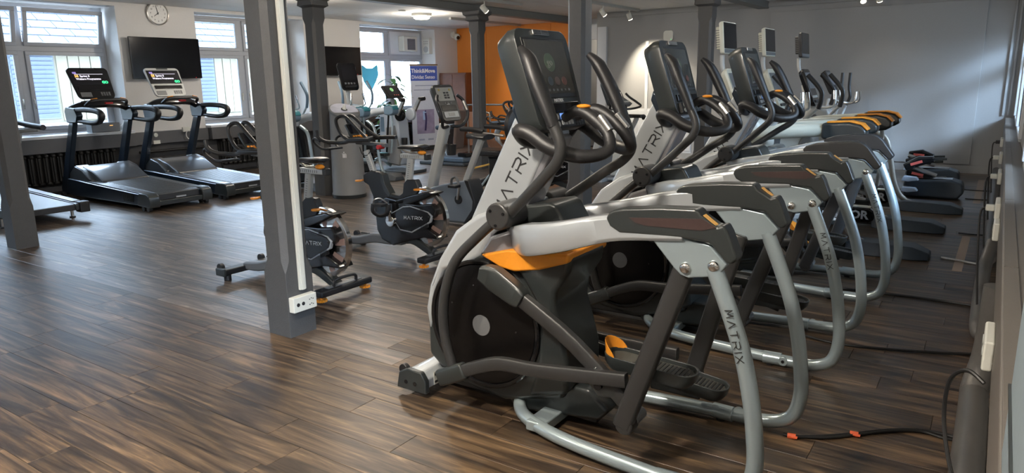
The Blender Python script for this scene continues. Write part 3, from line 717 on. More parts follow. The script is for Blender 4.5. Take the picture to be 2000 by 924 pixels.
sm_ = G((-1.5, 2.80, 0)); cvs = [(1185, 425), (1195, 413), (1225, 405), (1290, 402), (1361, 405), (1380, 413), (1400, 432), (1444, 500), (1440, 510), (1428, 517), (1420, 512), (1388, 475), (1330, 464), (1212, 454), (1193, 441)]
for c in list(A3.children):
    if c.name.startswith('beam_cover'):
        for g_ in list(c.children): bpy.data.objects.remove(g_)
        s_ = -1 if sum(v.co.y for v in c.data.vertices) < 0 else 1
        tmp = G((-1.5, 2.80, 0)).pp(cvs, 2.42, 2.80 + s_ * .312, 2.80 + s_ * .392).ob('beam_cover', black, A3, .03, 4, 60)
        c.data = tmp.data; bpy.data.objects.remove(tmp); c.modifiers[0].width = .03
# ================================================================ treadmills
def treadmill(o_, label, hm=gloss):
    t = thing('treadmill', label, 'treadmill', o_); x0, y0, _ = o_
    near, far = y0 - .43, y0 + .43
    W_ = lambda pts: [(p[0], p[1]) for p in pts]
    for s in (-1, 1):
        yo = y0 + s * .43; yi = y0 + s * .29
        G(o_).xz([(-8.93, .07), (-8.90, .215), (-9.2, .225), (-10.45, .285), (-10.70, .30), (-10.98, .31), (-11.05, .10), (-10.9, .07)], yo, yi).ob('side_rail', navy, t, .015, 3)
        G(o_).xz([(-9.1, .20), (-9.12, .236), (-10.40, .30), (-10.42, .27)], yo - s * .015, yi).ob('foot_rail', mat('foot_rail_grey', (.05, .055, .06), .3, .1, .2, 150, .1), t, .004)
        e = G(o_).xz([(-8.86, .055), (-8.84, .12), (-8.86, .205), (-8.92, .235), (-9.10, .24), (-9.16, .07)], y0 + s * .445, y0 + s * .30).ob('rear_end_cap', dgrey, t, .015, 3)
        if s < 0:
            for k in range(10):
                x = -9.27 - k * .026
                G(o_).xz([(x, .11), (x + .014, .11), (x + .018, .205), (x + .004, .205)], yo - .002, yo - .007).ob('side_rib', dgrey, t)
        # upright post
        G(o_).xz([(-11.22, .08), (-11.10, .06), (-11.03, .10), (-10.93, .40), (-10.60, 1.10), (-10.72, 1.12), (-11.08, .42), (-11.22, .16)], y0 + s * .42, y0 + s * .35).ob('upright_post', navy, t, .012, 3)
        G(o_).xz([(-10.76, 1.10), (-10.79, 1.26), (-10.74, 1.32), (-10.50, 1.30), (-10.44, 1.20), (-10.50, 1.10)], y0 + s * .43, y0 + s * .345).ob('post_head', navy, t, .015, 3)
        yg = y0 + s * .39
        G(o_).tube([(-10.52, yg, 1.275), (-10.3, yg, 1.283), (-10.05, yg, 1.275), (-9.90, yg, 1.25), (-9.86, yg, 1.20), (-9.93, yg, 1.135), (-10.1, yg, 1.11), (-10.3, yg, 1.115), (-10.52, yg, 1.13)], .028, 12, 5, rs=[.034, .036, .038, .041, .043, .038, .032, .03, .03]).ob('handrail', black, t)
        G(o_).cyl((-11.14, y0 + s * .44, .055), (0, 1, 0), .052, .04, 20).ob('front_wheel', black, t, .006)
        for xx in (-8.95, -9.06): G(o_).cyl((xx, y0 + s * .40, .035), (0, 1, 0), .034, .05, 14).ob('foot', black, t, .004)
        # arched brace at the foot of the posts
        G(o_).xz([(-11.05, .32), (-10.80, .50), (-10.60, .45), (-10.38, .32), (-10.38, .27), (-11.05, .27)], y0 + s * .40, y0 + s * .20).ob('hood_shoulder', mat('hood_plastic', (.06, .065, .072), .28, .2, 0, 100, .05, coat=.3), t, .03, 4)
    G(o_).xz([(-11.10, .12), (-11.08, .36), (-10.95, .46), (-10.70, .49), (-10.45, .43), (-10.18, .31), (-10.16, .27), (-10.9, .12)], y0 - .33, y0 + .33).ob('motor_hood', mat('hood_plastic', (.06, .065, .072), .28), t, .04, 4)
    G(o_).xz([(-10.22, .30), (-10.34, .38), (-10.50, .41), (-10.40, .32)], y0 - .24, y0 + .24).ob('hood_vent', ink, t, .01)
    G(o_).xz([(-8.92, .13), (-8.92, .215), (-8.98, .235), (-10.3, .30), (-10.3, .2)], y0 - .295, y0 + .295).ob('running_belt', belt, t, .01)
    g = G(o_)
    for k in range(21):
        x = -9.0 - k * .055; g.bx(x, x + .007, y0 - .29, y0 + .29, .235 + k * .00271, .2385 + k * .00271)
    g.ob('belt_rib', mat('belt_rib', (.06, .065, .07), .35), t)
    G(o_).bx(-8.915, -8.87, y0 - .31, y0 + .31, .07, .135).ob('rear_bumper', dgrey, t, .01)
    G(o_).bx(-8.872, -8.868, y0 - .07, y0 + .07, .15, .17).ob('rear_badge', silver, t)
    # bridge and console
    G(o_).tube([(-10.66, y0 - .40, 1.27), (-10.62, y0 - .25, 1.335), (-10.60, y0, 1.35), (-10.62, y0 + .25, 1.335), (-10.66, y0 + .40, 1.27)], .05, 10, 5, asp=1.4).ob('bridge', gloss, t)
    G(o_).tube([(-10.50, y0 - .27, 1.33), (-10.40, y0 - .25, 1.385), (-10.37, y0 - .15, 1.405), (-10.36, y0, 1.405), (-10.37, y0 + .15, 1.405), (-10.40, y0 + .25, 1.385), (-10.52, y0 + .30, 1.33)], .02, 10, 5, asp=1.2).ob('front_grip', black, t)
    for s in (-1, 1): G(o_).tube([(-10.40, y0 + s * .24, 1.41), (-10.375, y0 + s * .16, 1.425)], .012, 8, 1).ob('grip_button', orange, t)
    G(o_).box((-10.44, y0 + .02, 1.36), (.05, .10, .03)).ob('stop_key', red, t, .006)
    ct, cb = Vector((-10.90, y0, 1.86)), Vector((-10.66, y0, 1.42))
    M, G_, hs = console(t, o_, (ct + cb) / 2, (0, 1, 0), ct - cb, .58, .49, .06, {'m': hm, 'taper': .12})
    G_().bx(-.26, .25, -.03, .20, -.002, .004).ob('screen', screen, hs, .003)
    G_().bx(-.08, .10, .215, .235, 0, .006).ob('fan_vent', ink, hs)
    G_().bx(-.22, .22, -.12, -.06, -.01, .008).ob('tray', gloss, hs, .004)
    G_().bx(-.22, -.07, -.22, -.15, 0, .008).ob('button_panel', grey, hs, .003)
    g = G_()
    for a in range(4):
        for b in range(3): g.bx(.06 + a * .035, .085 + a * .035, -.165 - b * .02, -.15 - b * .02, 0, .006)
    g.ob('number_keys', grey, hs)
    G_().bx(-.20, .19, .135, .14, .004, .005).ob('screen_line', glow, hs)
    G_().bx(-.22, -.17, .143, .172, .004, .005).ob('screen_icon', mat('violet_icon', (.1, .08, .2), .5, emis=(.4, .3, .8), es=.5), hs)
    text('58', M @ Matrix.Translation((-.18, .105, .005)), .052, yglow, hs, o_, bold=.002)
    text('Sprint 8', M @ Matrix.Translation((-.07, .105, .005)), .042, glow, hs, o_, bold=.001)
    text('Weitere Programme', M @ Matrix.Translation((-.03, .06, .005)), .040, glow, hs, o_, bold=.0012)
    text('GO', M @ Matrix.Translation((.18, .005, .005)), .055, gglow, hs, o_, bold=.003)
    return t
T1 = treadmill((-10, 5.29, 0), 'black treadmill nearest the radiator with lit screen, middle of the left row')
T2 = dup(T1, (.02, 1.10, 0), 'treadmill with silver framed lit screen standing in front of the wall television')
for c in T2.children:
    if c.name.startswith('console_housing'):
        c.data = c.data.copy(); c.data.materials.clear(); c.data.materials.append(lgrey); c['label'] = 'silver framed console'
for a in (T1, T2): a['group'] = 'black treadmills by the windows'
def treadmill_old(o_, label):
    t = thing('treadmill', label, 'treadmill', o_); x0, y0, _ = o_
    for s in (-1, 1):
        G(o_).xz([(-9.13, .13), (-9.13, .21), (-9.3, .225), (-11.0, .30), (-11.2, .28), (-11.2, .15)], y0 + s * .43, y0 + s * .29).ob('side_rail', dgrey, t, .012)
        G(o_).xz([(-9.25, .225), (-9.25, .235), (-11.0, .31), (-11.0, .295)], y0 + s * .40, y0 + s * .31).ob('foot_rail', mat('foot_rail_silver', (.35, .36, .38), .3, .4, 0, 200, .05), t, .003)
        G(o_).bx(-9.24, -9.11, y0 + s * .445, y0 + s * .33, .10, .23).ob('rear_end_cap', black, t, .012, 3)
        G(o_).cyl((-9.45, y0 + s * .38, .055), (0, 0, 1), .018, .11, 12).ob('foot_stem', steel, t)
        G(o_).cyl((-9.45, y0 + s * .38, .01), (0, 0, 1), .035, .02, 14).ob('foot', black, t, .004)
        G(o_).cyl((-11.0, y0 + s * .38, .05), (0, 1, 0), .05, .04, 16).ob('front_wheel', black, t)
        G(o_).bar([(-11.1, y0 + s * .40, .25), (-10.6, y0 + s * .40, 1.05)], .05, .09).ob('upright_post', lgrey, t, .01)
        G(o_).tube([(-10.75, y0 + s * .40, 1.16), (-10.3, y0 + s * .40, 1.12), (-9.92, y0 + s * .40, 1.10)], .036, 12, 4).ob('handrail', black, t)
        G(o_).bar([(-10.7, y0 + s * .40, 1.03), (-10.05, y0 + s * .40, 1.07)], .035, .05).ob('handrail_support', lgrey, t, .006)
    G(o_).xz([(-9.16, .13), (-9.16, .20), (-9.2, .21), (-11.0, .28), (-11.0, .16)], y0 - .30, y0 + .30).ob('running_belt', belt, t, .01)
    G(o_).xz([(-11.25, .12), (-11.2, .40), (-11.0, .44), (-10.75, .33), (-10.7, .27), (-11.0, .12)], y0 - .40, y0 + .40).ob('motor_hood', dgrey, t, .03, 3)
    G(o_).bx(-10.9, -10.7, y0 - .35, y0 + .35, 1.1, 1.2).ob('bridge', dgrey, t, .02)
    ct, cb = Vector((-10.95, y0, 1.6)), Vector((-10.72, y0, 1.25))
    M, G_, hs = console(t, o_, (ct + cb) / 2, (0, 1, 0), ct - cb, .6, .4, .06, {})
    G_().bx(-.2, .2, -.08, .15, 0, .004).ob('screen', screen, hs)
    return t
treadmill_old((-10.1, 3.80, 0), 'treadmill at far left with silver foot rails, half hidden by the leftmost pillar')

# ================================================================ spin bikes
c3 = lambda pts: [(400 + a / 1.848, 140 + b / 1.848) for a, b in pts]
def spin_bike(o_, label):
    t = thing('spin_bike', label, 'exercise bike', o_); x0, y0, _ = o_
    Yp = y0 - .07
    G(o_).bar([(-5.20, y0 - .24, .085), (-5.20, y0 + .24, .085)], .1, .055) if False else None
    G(o_).box((-5.20, y0, .075), (.10, .50, .05)).ob('front_stabilizer', black, t, .012, 3)
    for s in (-1, 1):
        G(o_).box((-5.20, y0 + s * .25, .078), (.115, .03, .065)).ob('stabilizer_cap', dgrey, t, .01)
        G(o_).cyl((-5.19, y0 + s * .2, .022), (0, 0, 1), .03, .044, 14).ob('levelling_foot', black, t, .004)
    G(o_).cyl((-5.27, y0 + .2, .10), (0, 1, 0), .035, .035, 14).ob('transport_wheel', black, t, .004)
    G(o_).cyl((-5.27, y0 - .2, .10), (0, 1, 0), .035, .035, 14).ob('transport_wheel', black, t, .004)
    G(o_).bar([(-5.18, y0, .09), (-5.0, y0, .105), (-4.80, y0, .15), (-4.62, y0, .15), (-4.45, y0, .165)], .10, .075, 4, hs=[.06, .08, .09, .08, .09]).ob('front_beam', grey, t, .006)
    G(o_).bar([(-4.60, y0, .15), (-4.45, y0, .19), (-4.30, y0, .18), (-4.18, y0, .13), (-4.07, y0, .07)], .09, .07, 4, hs=[.08, .09, .08, .07, .05]).ob('rear_beam', dgrey, t, .006)
    G(o_).box((-4.02, y0, .075), (.10, .52, .05)).ob('rear_stabilizer', black, t, .014, 3)
    G(o_).box((-4.02, y0, .103), (.05, .34, .008)).ob('stabilizer_trim', grey, t, .002)
    G(o_).tube([(-4.0, y0 - .11, .09), (-4.0, y0 - .11, .14), (-4.0, y0 - .06, .155), (-4.0, y0 + .06, .155), (-4.0, y0 + .11, .14), (-4.0, y0 + .11, .09)], .012, 8, 4).ob('lift_handle', black, t)
    for s in (-1, 1):
        g = G(o_); rings = []
        for k in range(28):
            a = 2 * math.pi * k / 28; r = .042 if k % 2 else .034
            rings.append((-4.02 + r * math.cos(a), y0 + s * .22 + r * math.sin(a), .012))
        g.prism(rings, (0, 0, .018)).cyl((-4.02, y0 + s * .22, .045), (0, 0, 1), .012, .03, 10).ob('orange_foot', orange, t)
    # flywheel and guard
    fc = Vector((-4.185, y0, .405))
    G(o_).cyl(fc, (0, 1, 0), .235, .035, 48).ob('flywheel', smoke, t, .006)
    G(o_).lathe(fc - Vector((0, .02, 0)), (0, 1, 0), [(.262, 0), (.272, .003), (.272, .037), (.262, .04), (.24, .04), (.24, 0)], 56).ob('flywheel_rim', chrome, t)
    for k in range(5):
        a = math.radians(-70 + k * 38)
        for s in (-1,):
            q = [fc + Vector((r * math.cos(a + d), s * .021, r * math.sin(a + d))) for r, d in ((.13, -.18), (.235, -.10), (.235, .13), (.13, .08))]
            G(o_).prism(q, (0, s * .004, 0)).ob('flywheel_spoke', mat('spoke_copper', (.30, .20, .17), .35, .3), t)
    # guard arms in black around the wheel
    sh = c3([(617, 520), (622, 570), (640, 605), (680, 628), (730, 612), (790, 600), (845, 607), (835, 590), (790, 560), (770, 555), (800, 545), (830, 525), (835, 500), (820, 478), (775, 480), (745, 477), (790, 462), (830, 440), (800, 434), (745, 445), (690, 462), (655, 452), (625, 468)])
    G(o_).pp(sh, 4.70, y0 - .075, y0 + .075).ob('chain_guard', gloss, t, .016, 3)
    cvr = c3([(622, 520), (690, 490), (735, 488), (800, 508), (818, 520), (812, 545), (745, 578), (700, 570), (640, 556)])
    cg = G(o_).pp(c3([(670, 512), (715, 486), (740, 484), (806, 506), (822, 522), (815, 545), (748, 582), (705, 572)]), 4.69, y0 - .084, y0 - .06).ob('guard_trim', silver, t, .004)
    G(o_).pp(c3([(672, 514), (716, 490), (740, 488), (803, 509), (815, 523), (809, 542), (747, 577), (706, 568)]), 4.685, y0 - .092, y0 - .06).ob('guard_cover', gloss, cg, .004)
    q = P(*c3([(752, 528)])[0], 4.68); M = frame_M((q.x, y0 - .0925, q.z), (1, 0, .05), (0, 0, 1))
    word(G(o_), 'MATRIX', M, .028, .45, .14, 1.1).ob('lettering', wprint, cg)
    q = P(*c3([(808, 524)])[0], 4.68); G(o_).cyl((q.x, y0 - .093, q.z), (0, 1, 0), .006, .004, 10).ob('guard_screw', gun, cg)
    g = G(o_)
    for k in range(9): g.xz([(-4.16 + k * .009, .30 + k * .004), (-4.156 + k * .009, .30 + k * .004), (-4.156 + k * .009, .50 - k * .004), (-4.16 + k * .009, .50 - k * .004)], y0 - .085, y0 - .06)
    g.ob('guard_ribs', black, t)
    # frame saddle piece
    fr = c3([(570, 372), (597, 357), (628, 362), (640, 372), (648, 405), (668, 440), (700, 448), (713, 438), (716, 402), (728, 390), (760, 390), (770, 412), (772, 436), (745, 462), (700, 470), (655, 470), (632, 500), (618, 530), (612, 500), (606, 450), (590, 410), (572, 398)])
    G(o_).pp(fr, 4.74, y0 - .032, y0 + .032).ob('frame', black, t, .014, 3)
    G(o_).pp(c3([(628, 368), (636, 375), (645, 408), (664, 443), (660, 452), (640, 430), (630, 400)]), 4.715, y0 - .038, y0 + .038).ob('frame_inlay', dgrey, t, .004)
    for p_, q_ in (((564, 392), 'front'), ((775, 424), 'rear')):
        q = P(*c3([p_])[0], 4.74); G(o_).cyl((q.x, y0 - .06, q.z), (0, 0, 1), .034, .014, 16).cyl((q.x, y0 - .03, q.z), (0, 1, 0), .01, .06, 8).ob('adjust_knob', orange, t, .004)
    # posts
    a_, b_ = P(*c3([(612, 368)])[0], 4.77), P(*c3([(583, 285)])[0], 4.77)
    hp = G(o_).bar([(a_.x, y0, a_.z), (b_.x, y0, b_.z)], .04, .06).ob('handlebar_post', lgrey, t, .004)
    g = G(o_)
    for k in range(9):
        p = a_.lerp(b_, .15 + k * .08); g.box((p.x + .002, y0 - .0205, p.z), (.018, .002, .003))
    g.ob('post_scale', ink, hp)
    a_, b_ = P(*c3([(735, 400)])[0], 4.77), P(*c3([(745, 312)])[0], 4.77)
    sp = G(o_).bar([(a_.x, y0, a_.z - .02), (b_.x, y0, b_.z)], .04, .07).ob('seat_post', lgrey, t, .004)
    g = G(o_)
    for k in range(9):
        p = a_.lerp(b_, .15 + k * .08); g.box((p.x, y0 - .0205, p.z), (.018, .002, .003))
    g.ob('post_scale', ink, sp)
    sx, sz = -4.30, .985
    sl = G(o_).bx(-4.42, -4.14, y0 - .025, y0 + .025, .925, .965).ob('seat_slide', lgrey, t, .005)
    g = G(o_)
    for k in range(10): g.bx(-4.40 + k * .022, -4.397 + k * .022, y0 - .0265, y0 - .024, .935, .955)
    g.ob('slide_scale', ink, sl)
    G(o_).box((-4.12, y0, .945), (.04, .055, .05)).ob('slide_end', black, t, .006)
    G(o_).ball((-4.155, y0 - .03, .985), .032, 8, (1.3, 1, .6)).ob('adjust_knob', orange, t)
    # saddle
    rings = []
    for xx, ww, zz, hh in ((-4.47, .018, 1.012, .012), (-4.42, .026, 1.02, .018), (-4.34, .036, 1.022, .022), (-4.28, .062, 1.022, .026), (-4.22, .088, 1.026, .028), (-4.17, .092, 1.032, .026), (-4.135, .07, 1.032, .014)):
        rings.append([(xx, y0 + ww * math.cos(a), zz + hh * math.sin(a) * (1 if math.sin(a) > 0 else .9) ) for a in [2 * math.pi * k / 14 for k in range(14)]])
    G(o_).loft(rings).ob('saddle', leather, t, 0, 2, 60, 1)
    G(o_).tube([(-4.42, y0, 1.0), (-4.32, y0 - .02, .975), (-4.2, y0 - .03, .985), (-4.17, y0 - .03, 1.01)], .006, 6, 4).tube([(-4.42, y0, 1.0), (-4.32, y0 + .02, .975), (-4.2, y0 + .03, .985), (-4.17, y0 + .03, 1.01)], .006, 6, 4).ob('saddle_rail', steel, t)
    # handlebars
    hb = G(o_)
    G(o_).bar([(-4.98, y0, 1.045), (-4.60, y0, 1.03)], .045, .035).ob('bar_slide', grey, t, .005)
    for s in (-1, 1):
        Y = lambda d: y0 + s * d
        ho = G(o_).tube([(-4.64, Y(.17), 1.09), (-4.78, Y(.175), 1.085), (-4.92, Y(.15), 1.075), (-5.02, Y(.12), 1.05), (-5.13, Y(.13), 1.045), (-5.22, Y(.18), 1.06), (-5.28, Y(.20), 1.10), (-5.30, Y(.20), 1.16)], .018, 10, 5, rs=[.018, .02, .022, .019, .018, .017, .017, .016]).ob('outer_bar', black, t)
        G(o_).tube([(-4.94, Y(.12), 1.07), (-5.05, Y(.10), 1.10), (-5.13, Y(.085), 1.17), (-5.17, Y(.07), 1.25), (-5.13, Y(.05), 1.285), (-5.06, Y(.045), 1.28), (-4.96, Y(.05), 1.21), (-4.84, Y(.06), 1.13), (-4.76, Y(.08), 1.09)], .016, 10, 5).ob('inner_loop', black, t)
        G(o_).tube([(-5.27, Y(.19), 1.06), (-5.38, Y(.16), 1.08), (-5.42, Y(.14), 1.04), (-5.36, Y(.10), .98), (-5.28, Y(.08), .975)], .012, 8, 5).ob('bottle_cage', black, t)
    G(o_).tube([(-4.92, y0 - .15, 1.072), (-4.90, y0, 1.065), (-4.92, y0 + .15, 1.072)], .022, 10, 4).ob('cross_grip', black, t)
    G(o_).bar([(-5.27, y0 - .09, .985), (-5.27, y0 + .09, .985)], .02, .02) if False else None
    G(o_).box((-5.30, y0, .975), (.06, .18, .02)).ob('bottle_tray', black, t, .006)
    M = frame_M((-5.02, y0, 1.15), (0, 1, 0), (-.55, 0, .8))
    hs = G(o_, M).loft([[(x, y, -.02) for x, y, z in rrect(.11, .16, .01)], [(x, y, 0) for x, y, z in rrect(.11, .16, .01)]]).ob('display_unit', dgrey, t, .003)
    G(o_, M).bx(-.045, .045, -.03, .07, 0, .003).ob('screen', screen, hs)
    for k in range(3): G(o_, M).bx(-.04 + k * .03, -.02 + k * .03, -.065, -.05, 0, .004).ob('button', orange, hs)
    G(o_).ball((-4.86, y0 - .03, 1.11), .035, 8, (1.2, 1.1, .45)).ob('brake_knob', orange, t)
    G(o_).cyl((-4.66, y0 - .02, 1.015), (0, 1, 0), .02, .08, 12).ob('clamp', red, t, .003)
    G(o_).cyl((-4.72, y0, 1.01), (0, 1, 0), .026, .07, 12).ob('clamp_body', black, t, .003)
    G(o_).tube([(-4.95, y0, 1.0), (-4.9, y0 - .02, .94), (-4.84, y0 - .02, .93), (-4.80, y0, .98)], .004, 6, 5).ob('brake_cable', cable, t)
    # cranks and pedals
    bc = P(*c3([(668, 540)])[0], 4.66)
    for s in (-1, 1):
        up = Vector((-.01 * s * -1, 0, .165)) if s < 0 else Vector((-.01, 0, -.165))
        Y = y0 + s * .115
        G(o_).cyl((bc.x, y0 + s * .095, bc.z), (0, 1, 0), .052, .04, 24).ob('crank_hub', chrome, t, .006)
        e = Vector((bc.x, Y, bc.z)) + up * .95
        G(o_).bar([(bc.x, Y, bc.z), e], .03, .04, hs=[.065, .035]).ob('crank_arm', chrome, t, .005)
        pc = e + Vector((-.03, s * .06, 0))
        p = G(o_).box(pc, (.10, .09, .025)).ob('pedal', black, t, .006)
        G(o_).tube([pc + Vector((-.05, -.045, .01)), pc + Vector((-.06, -.04, -.06)), pc + Vector((-.02, 0, -.10)), pc + Vector((.04, .03, -.08)), pc + Vector((.05, .045, 0))], .012, 8, 4, asp=2).ob('toe_strap', black, p)
        G(o_).tube([pc + Vector((-.05, -.045, .01)), pc + Vector((-.04, -.04, .05)), pc + Vector((0, 0, .06)), pc + Vector((.04, .045, .01))], .006, 8, 4).ob('toe_clip', steel, p)
    return t
B1 = spin_bike((-4.6, 4.77, 0), 'black spin bike standing free between the nearest pillar and the nearest cross trainer')
B2 = dup(B1, (0, -1.15, 0), 'black spin bike half hidden behind the nearest grey pillar')
for b in (B1, B2): b['group'] = 'black spin bikes with orange knobs'
dup(B1, (-.75, 3.85, 0), 'black spin bike far behind, seen past the nearest cross trainer')

# ================================================================ upright bikes
def upright_bike(o_, label, dx=0, dy=0, full=True):
    t = thing('upright_bike', label, 'exercise bike', o_); x0, y0, _ = o_
    bg_ = mat('bike_grey', (.15, .18, .22), .38, .1, 0, 100, .05, coat=.2)
    s28 = lambda pts: [(620 + a / 2.8, 200 + b / 2.8) for a, b in pts]
    G(o_).pp(s28([(560, 500), (600, 470), (650, 455), (700, 445), (785, 430), (812, 440), (840, 540), (835, 590), (800, 665), (690, 655), (600, 640), (560, 600)]), 6.1, y0 - .1, y0 + .1).ob('body_shell', bg_, t, .02, 3)
    G(o_).pp(s28([(785, 428), (812, 430), (852, 560), (850, 612), (800, 668), (780, 668), (830, 590), (833, 545)]), 6.1, y0 - .11, y0 + .11).ob('rear_edge', black, t, .012)
    q = P(*s28([(757, 535)])[0], 6.1)
    G(o_).cyl((q.x, y0 - .105, q.z), (0, 1, 0), .05, .02, 20).ob('crank_hub', black, t, .004)
    for s in (-1, 1):
        e = Vector((q.x + .03 * -s, y0 + s * .125, q.z - s * .15))
        G(o_).bar([(q.x, y0 + s * .12, q.z), e], .02, .03).ob('crank_arm', steel, t, .004)
        p = G(o_).box(e + Vector((-.02, s * .06, .01)), (.11, .10, .03)).ob('pedal', black, t, .008)
        G(o_).tube([e + Vector((-.06, s * .05, .0)), e + Vector((-.06, s * .05, .08)), e + Vector((0, s * .05, .11)), e + Vector((.04, s * .05, .03))], .014, 8, 4).ob('pedal_strap', grey, p)
    G(o_).bar([(-5.37, y0, .30), (-5.30, y0, .55), (-5.12, y0, 1.12)], .085, .12).ob('front_post', lgrey, t, .015, 3)
    G(o_).bx(-5.62, -5.50, y0 - .28, y0 + .28, .01, .07).bx(-5.6, -4.5, y0 - .04, y0 + .04, .02, .07).bx(-4.62, -4.5, y0 - .26, y0 + .26, .01, .07).ob('base_frame', silver, t, .008)
    G(o_).bar([(-4.85, y0, .5), (-4.62, y0, .98)], .05, .07).ob('seat_post', lgrey, t, .006)
    G(o_).loft([[(x, y0 + w_ * math.cos(a), 1.0 + .03 * math.sin(a)) for a in [2 * math.pi * k / 12 for k in range(12)]] for x, w_ in ((-4.82, .02), (-4.76, .04), (-4.68, .07), (-4.58, .12), (-4.52, .11))]).ob('saddle', leather, t, 0, 2, 60)
    G(o_).lathe((-5.06, y0 + .02, .78), (0, 0, 1), [(.001, 0), (.05, 0), (.06, .12), (.052, .12), (.045, .02), (.001, .02)], 18).ob('bottle_holder', black, t)
    ct, cb = Vector((-5.15, y0, 1.56)), Vector((-5.00, y0, 1.16))
    M, G_, hs = console(t, o_, (ct + cb) / 2, (0, 1, 0), ct - cb, .36, .42, .07, {})
    G_().bx(-.14, .14, .02, .175, 0, .004).ob('screen', lcdg, hs, .002)
    G_().bx(-.15, .15, .175, .19, 0, .005).ob('screen_top', ink, hs)
    for a in range(2):
        for b in range(3): G_().bx(-.03 + a * .05, .01 + a * .05, .045 + b * .028, .065 + b * .028, .004, .005).ob('screen_tile', ink, hs)
    for a in (-.09, .09): G_().cyl((a, .145, .005), (0, 0, 1), .014, .002, 12).ob('screen_icon', mat('amber_print', (.35, .25, .05), .5), hs)
    for k in range(3): G_().cyl((-.05 + k * .05, -.005, .003), (0, 0, 1), .010, .004, 12).ob('round_key', grey, hs)
    G_().bx(-.13, .13, -.09, -.03, -.01, .004).ob('tray', gloss, hs, .003)
    G_().bx(-.12, .12, -.175, -.105, 0, .010).ob('lower_panel', lgrey, hs, .004)
    G_().bx(-.05, .05, -.16, -.12, .01, .013).ob('display', lcdg, hs)
    text('MATRIX', M @ Matrix.Translation((0, -.02, .004)), .014, wprint, hs, o_)
    for s in (-1, 1):
        hb = G(o_).tube([(-5.06, y0 + s * .03, 1.10), (-5.02, y0 + s * .16, 1.10), (-4.98, y0 + s * .22, 1.18), (-4.99, y0 + s * .24, 1.28), (-5.04, y0 + s * .23, 1.38), (-5.08, y0 + s * .17, 1.44)], .018, 10, 5).ob('handlebar', black, t)
        G(o_).tube([(-4.99, y0 + s * .237, 1.27), (-5.035, y0 + s * .23, 1.37)], .021, 10, 2).ob('pulse_sensor', steel, hb)
    return t
U1 = upright_bike((-5.1, 6.25, 0), 'grey upright bike with pale screen behind the free-standing spin bike')
dup(U1, (-.15, 4.35, 0), 'black upright bike with tall console just right of the pillar behind the nearest cross trainer')
def small_upright(o_, label):
    t = thing('upright_bike', label, 'exercise bike', o_); X, Y, _ = o_
    G(o_).bar([(X, Y, .1), (X + .12, Y, 1.08)], .08, .10).ob('front_post', lgrey, t, .01)
    G(o_).bx(X - .2, X - .1, Y - .25, Y + .25, 0, .06).bx(X - .15, X + .8, Y - .04, Y + .04, .02, .06).bx(X + .75, X + .85, Y - .25, Y + .25, 0, .06).ob('base_frame', silver, t, .006)
    G(o_).xz([(X - .05, .1), (X, .45), (X + .3, .52), (X + .6, .4), (X + .7, .15), (X + .5, .08)], Y - .09, Y + .09).ob('body_shell', white, t, .03, 3)
    G(o_).bar([(X + .5, Y, .4), (X + .62, Y, .95)], .05, .06).ob('seat_post', lgrey, t, .005)
    G(o_).loft([[(xx, Y + w_ * math.cos(a), 1.0 + .03 * math.sin(a)) for a in [2 * math.pi * k / 12 for k in range(12)]] for xx, w_ in ((X + .45, .02), (X + .55, .05), (X + .66, .11), (X + .72, .11))]).ob('saddle', leather, t, 0, 2, 60)
    M = frame_M((X + .1, Y, 1.27), (0, 1, 0), (-.85, 0, .5))
    hs = G(o_, M).loft([[(x * .9, y * .9, -.06) for x, y, z in rrect(.36, .26, .04)], [(x, y, 0) for x, y, z in rrect(.36, .26, .04)]]).ob('console_housing', grey, t, .01)
    G(o_, M).bx(-.07, .07, 0, .09, 0, .004).ob('screen', lcdg, hs)
    for k in range(5): G(o_, M).bx(-.14 + k * .06, -.11 + k * .06, -.08, -.05, 0, .006).ob('button', white, hs)
    for s in (-1, 1):
        G(o_).tube([(X + .10, Y + s * .03, 1.13), (X + .15, Y + s * .2, 1.12), (X + .30, Y + s * .26, 1.16), (X + .24, Y + s * .26, 1.22), (X + .12, Y + s * .24, 1.30), (X + .06, Y + s * .22, 1.36)], .017, 10, 5).ob('handlebar', black, t)
        G(o_).bar([(X + .3, Y + s * .11, .3), (X + .3 - s * .08, Y + s * .11, .3 - s * .13)], .02, .03).ob('crank_arm', steel, t)
        G(o_).box((X + .3 - s * .08, Y + s * .17, .3 - s * .13), (.1, .09, .03)).ob('pedal', black, t, .006)
    return t
small_upright((-4.95, 10.2, 0), 'white bodied upright bike with round grey console by the back wall dado')

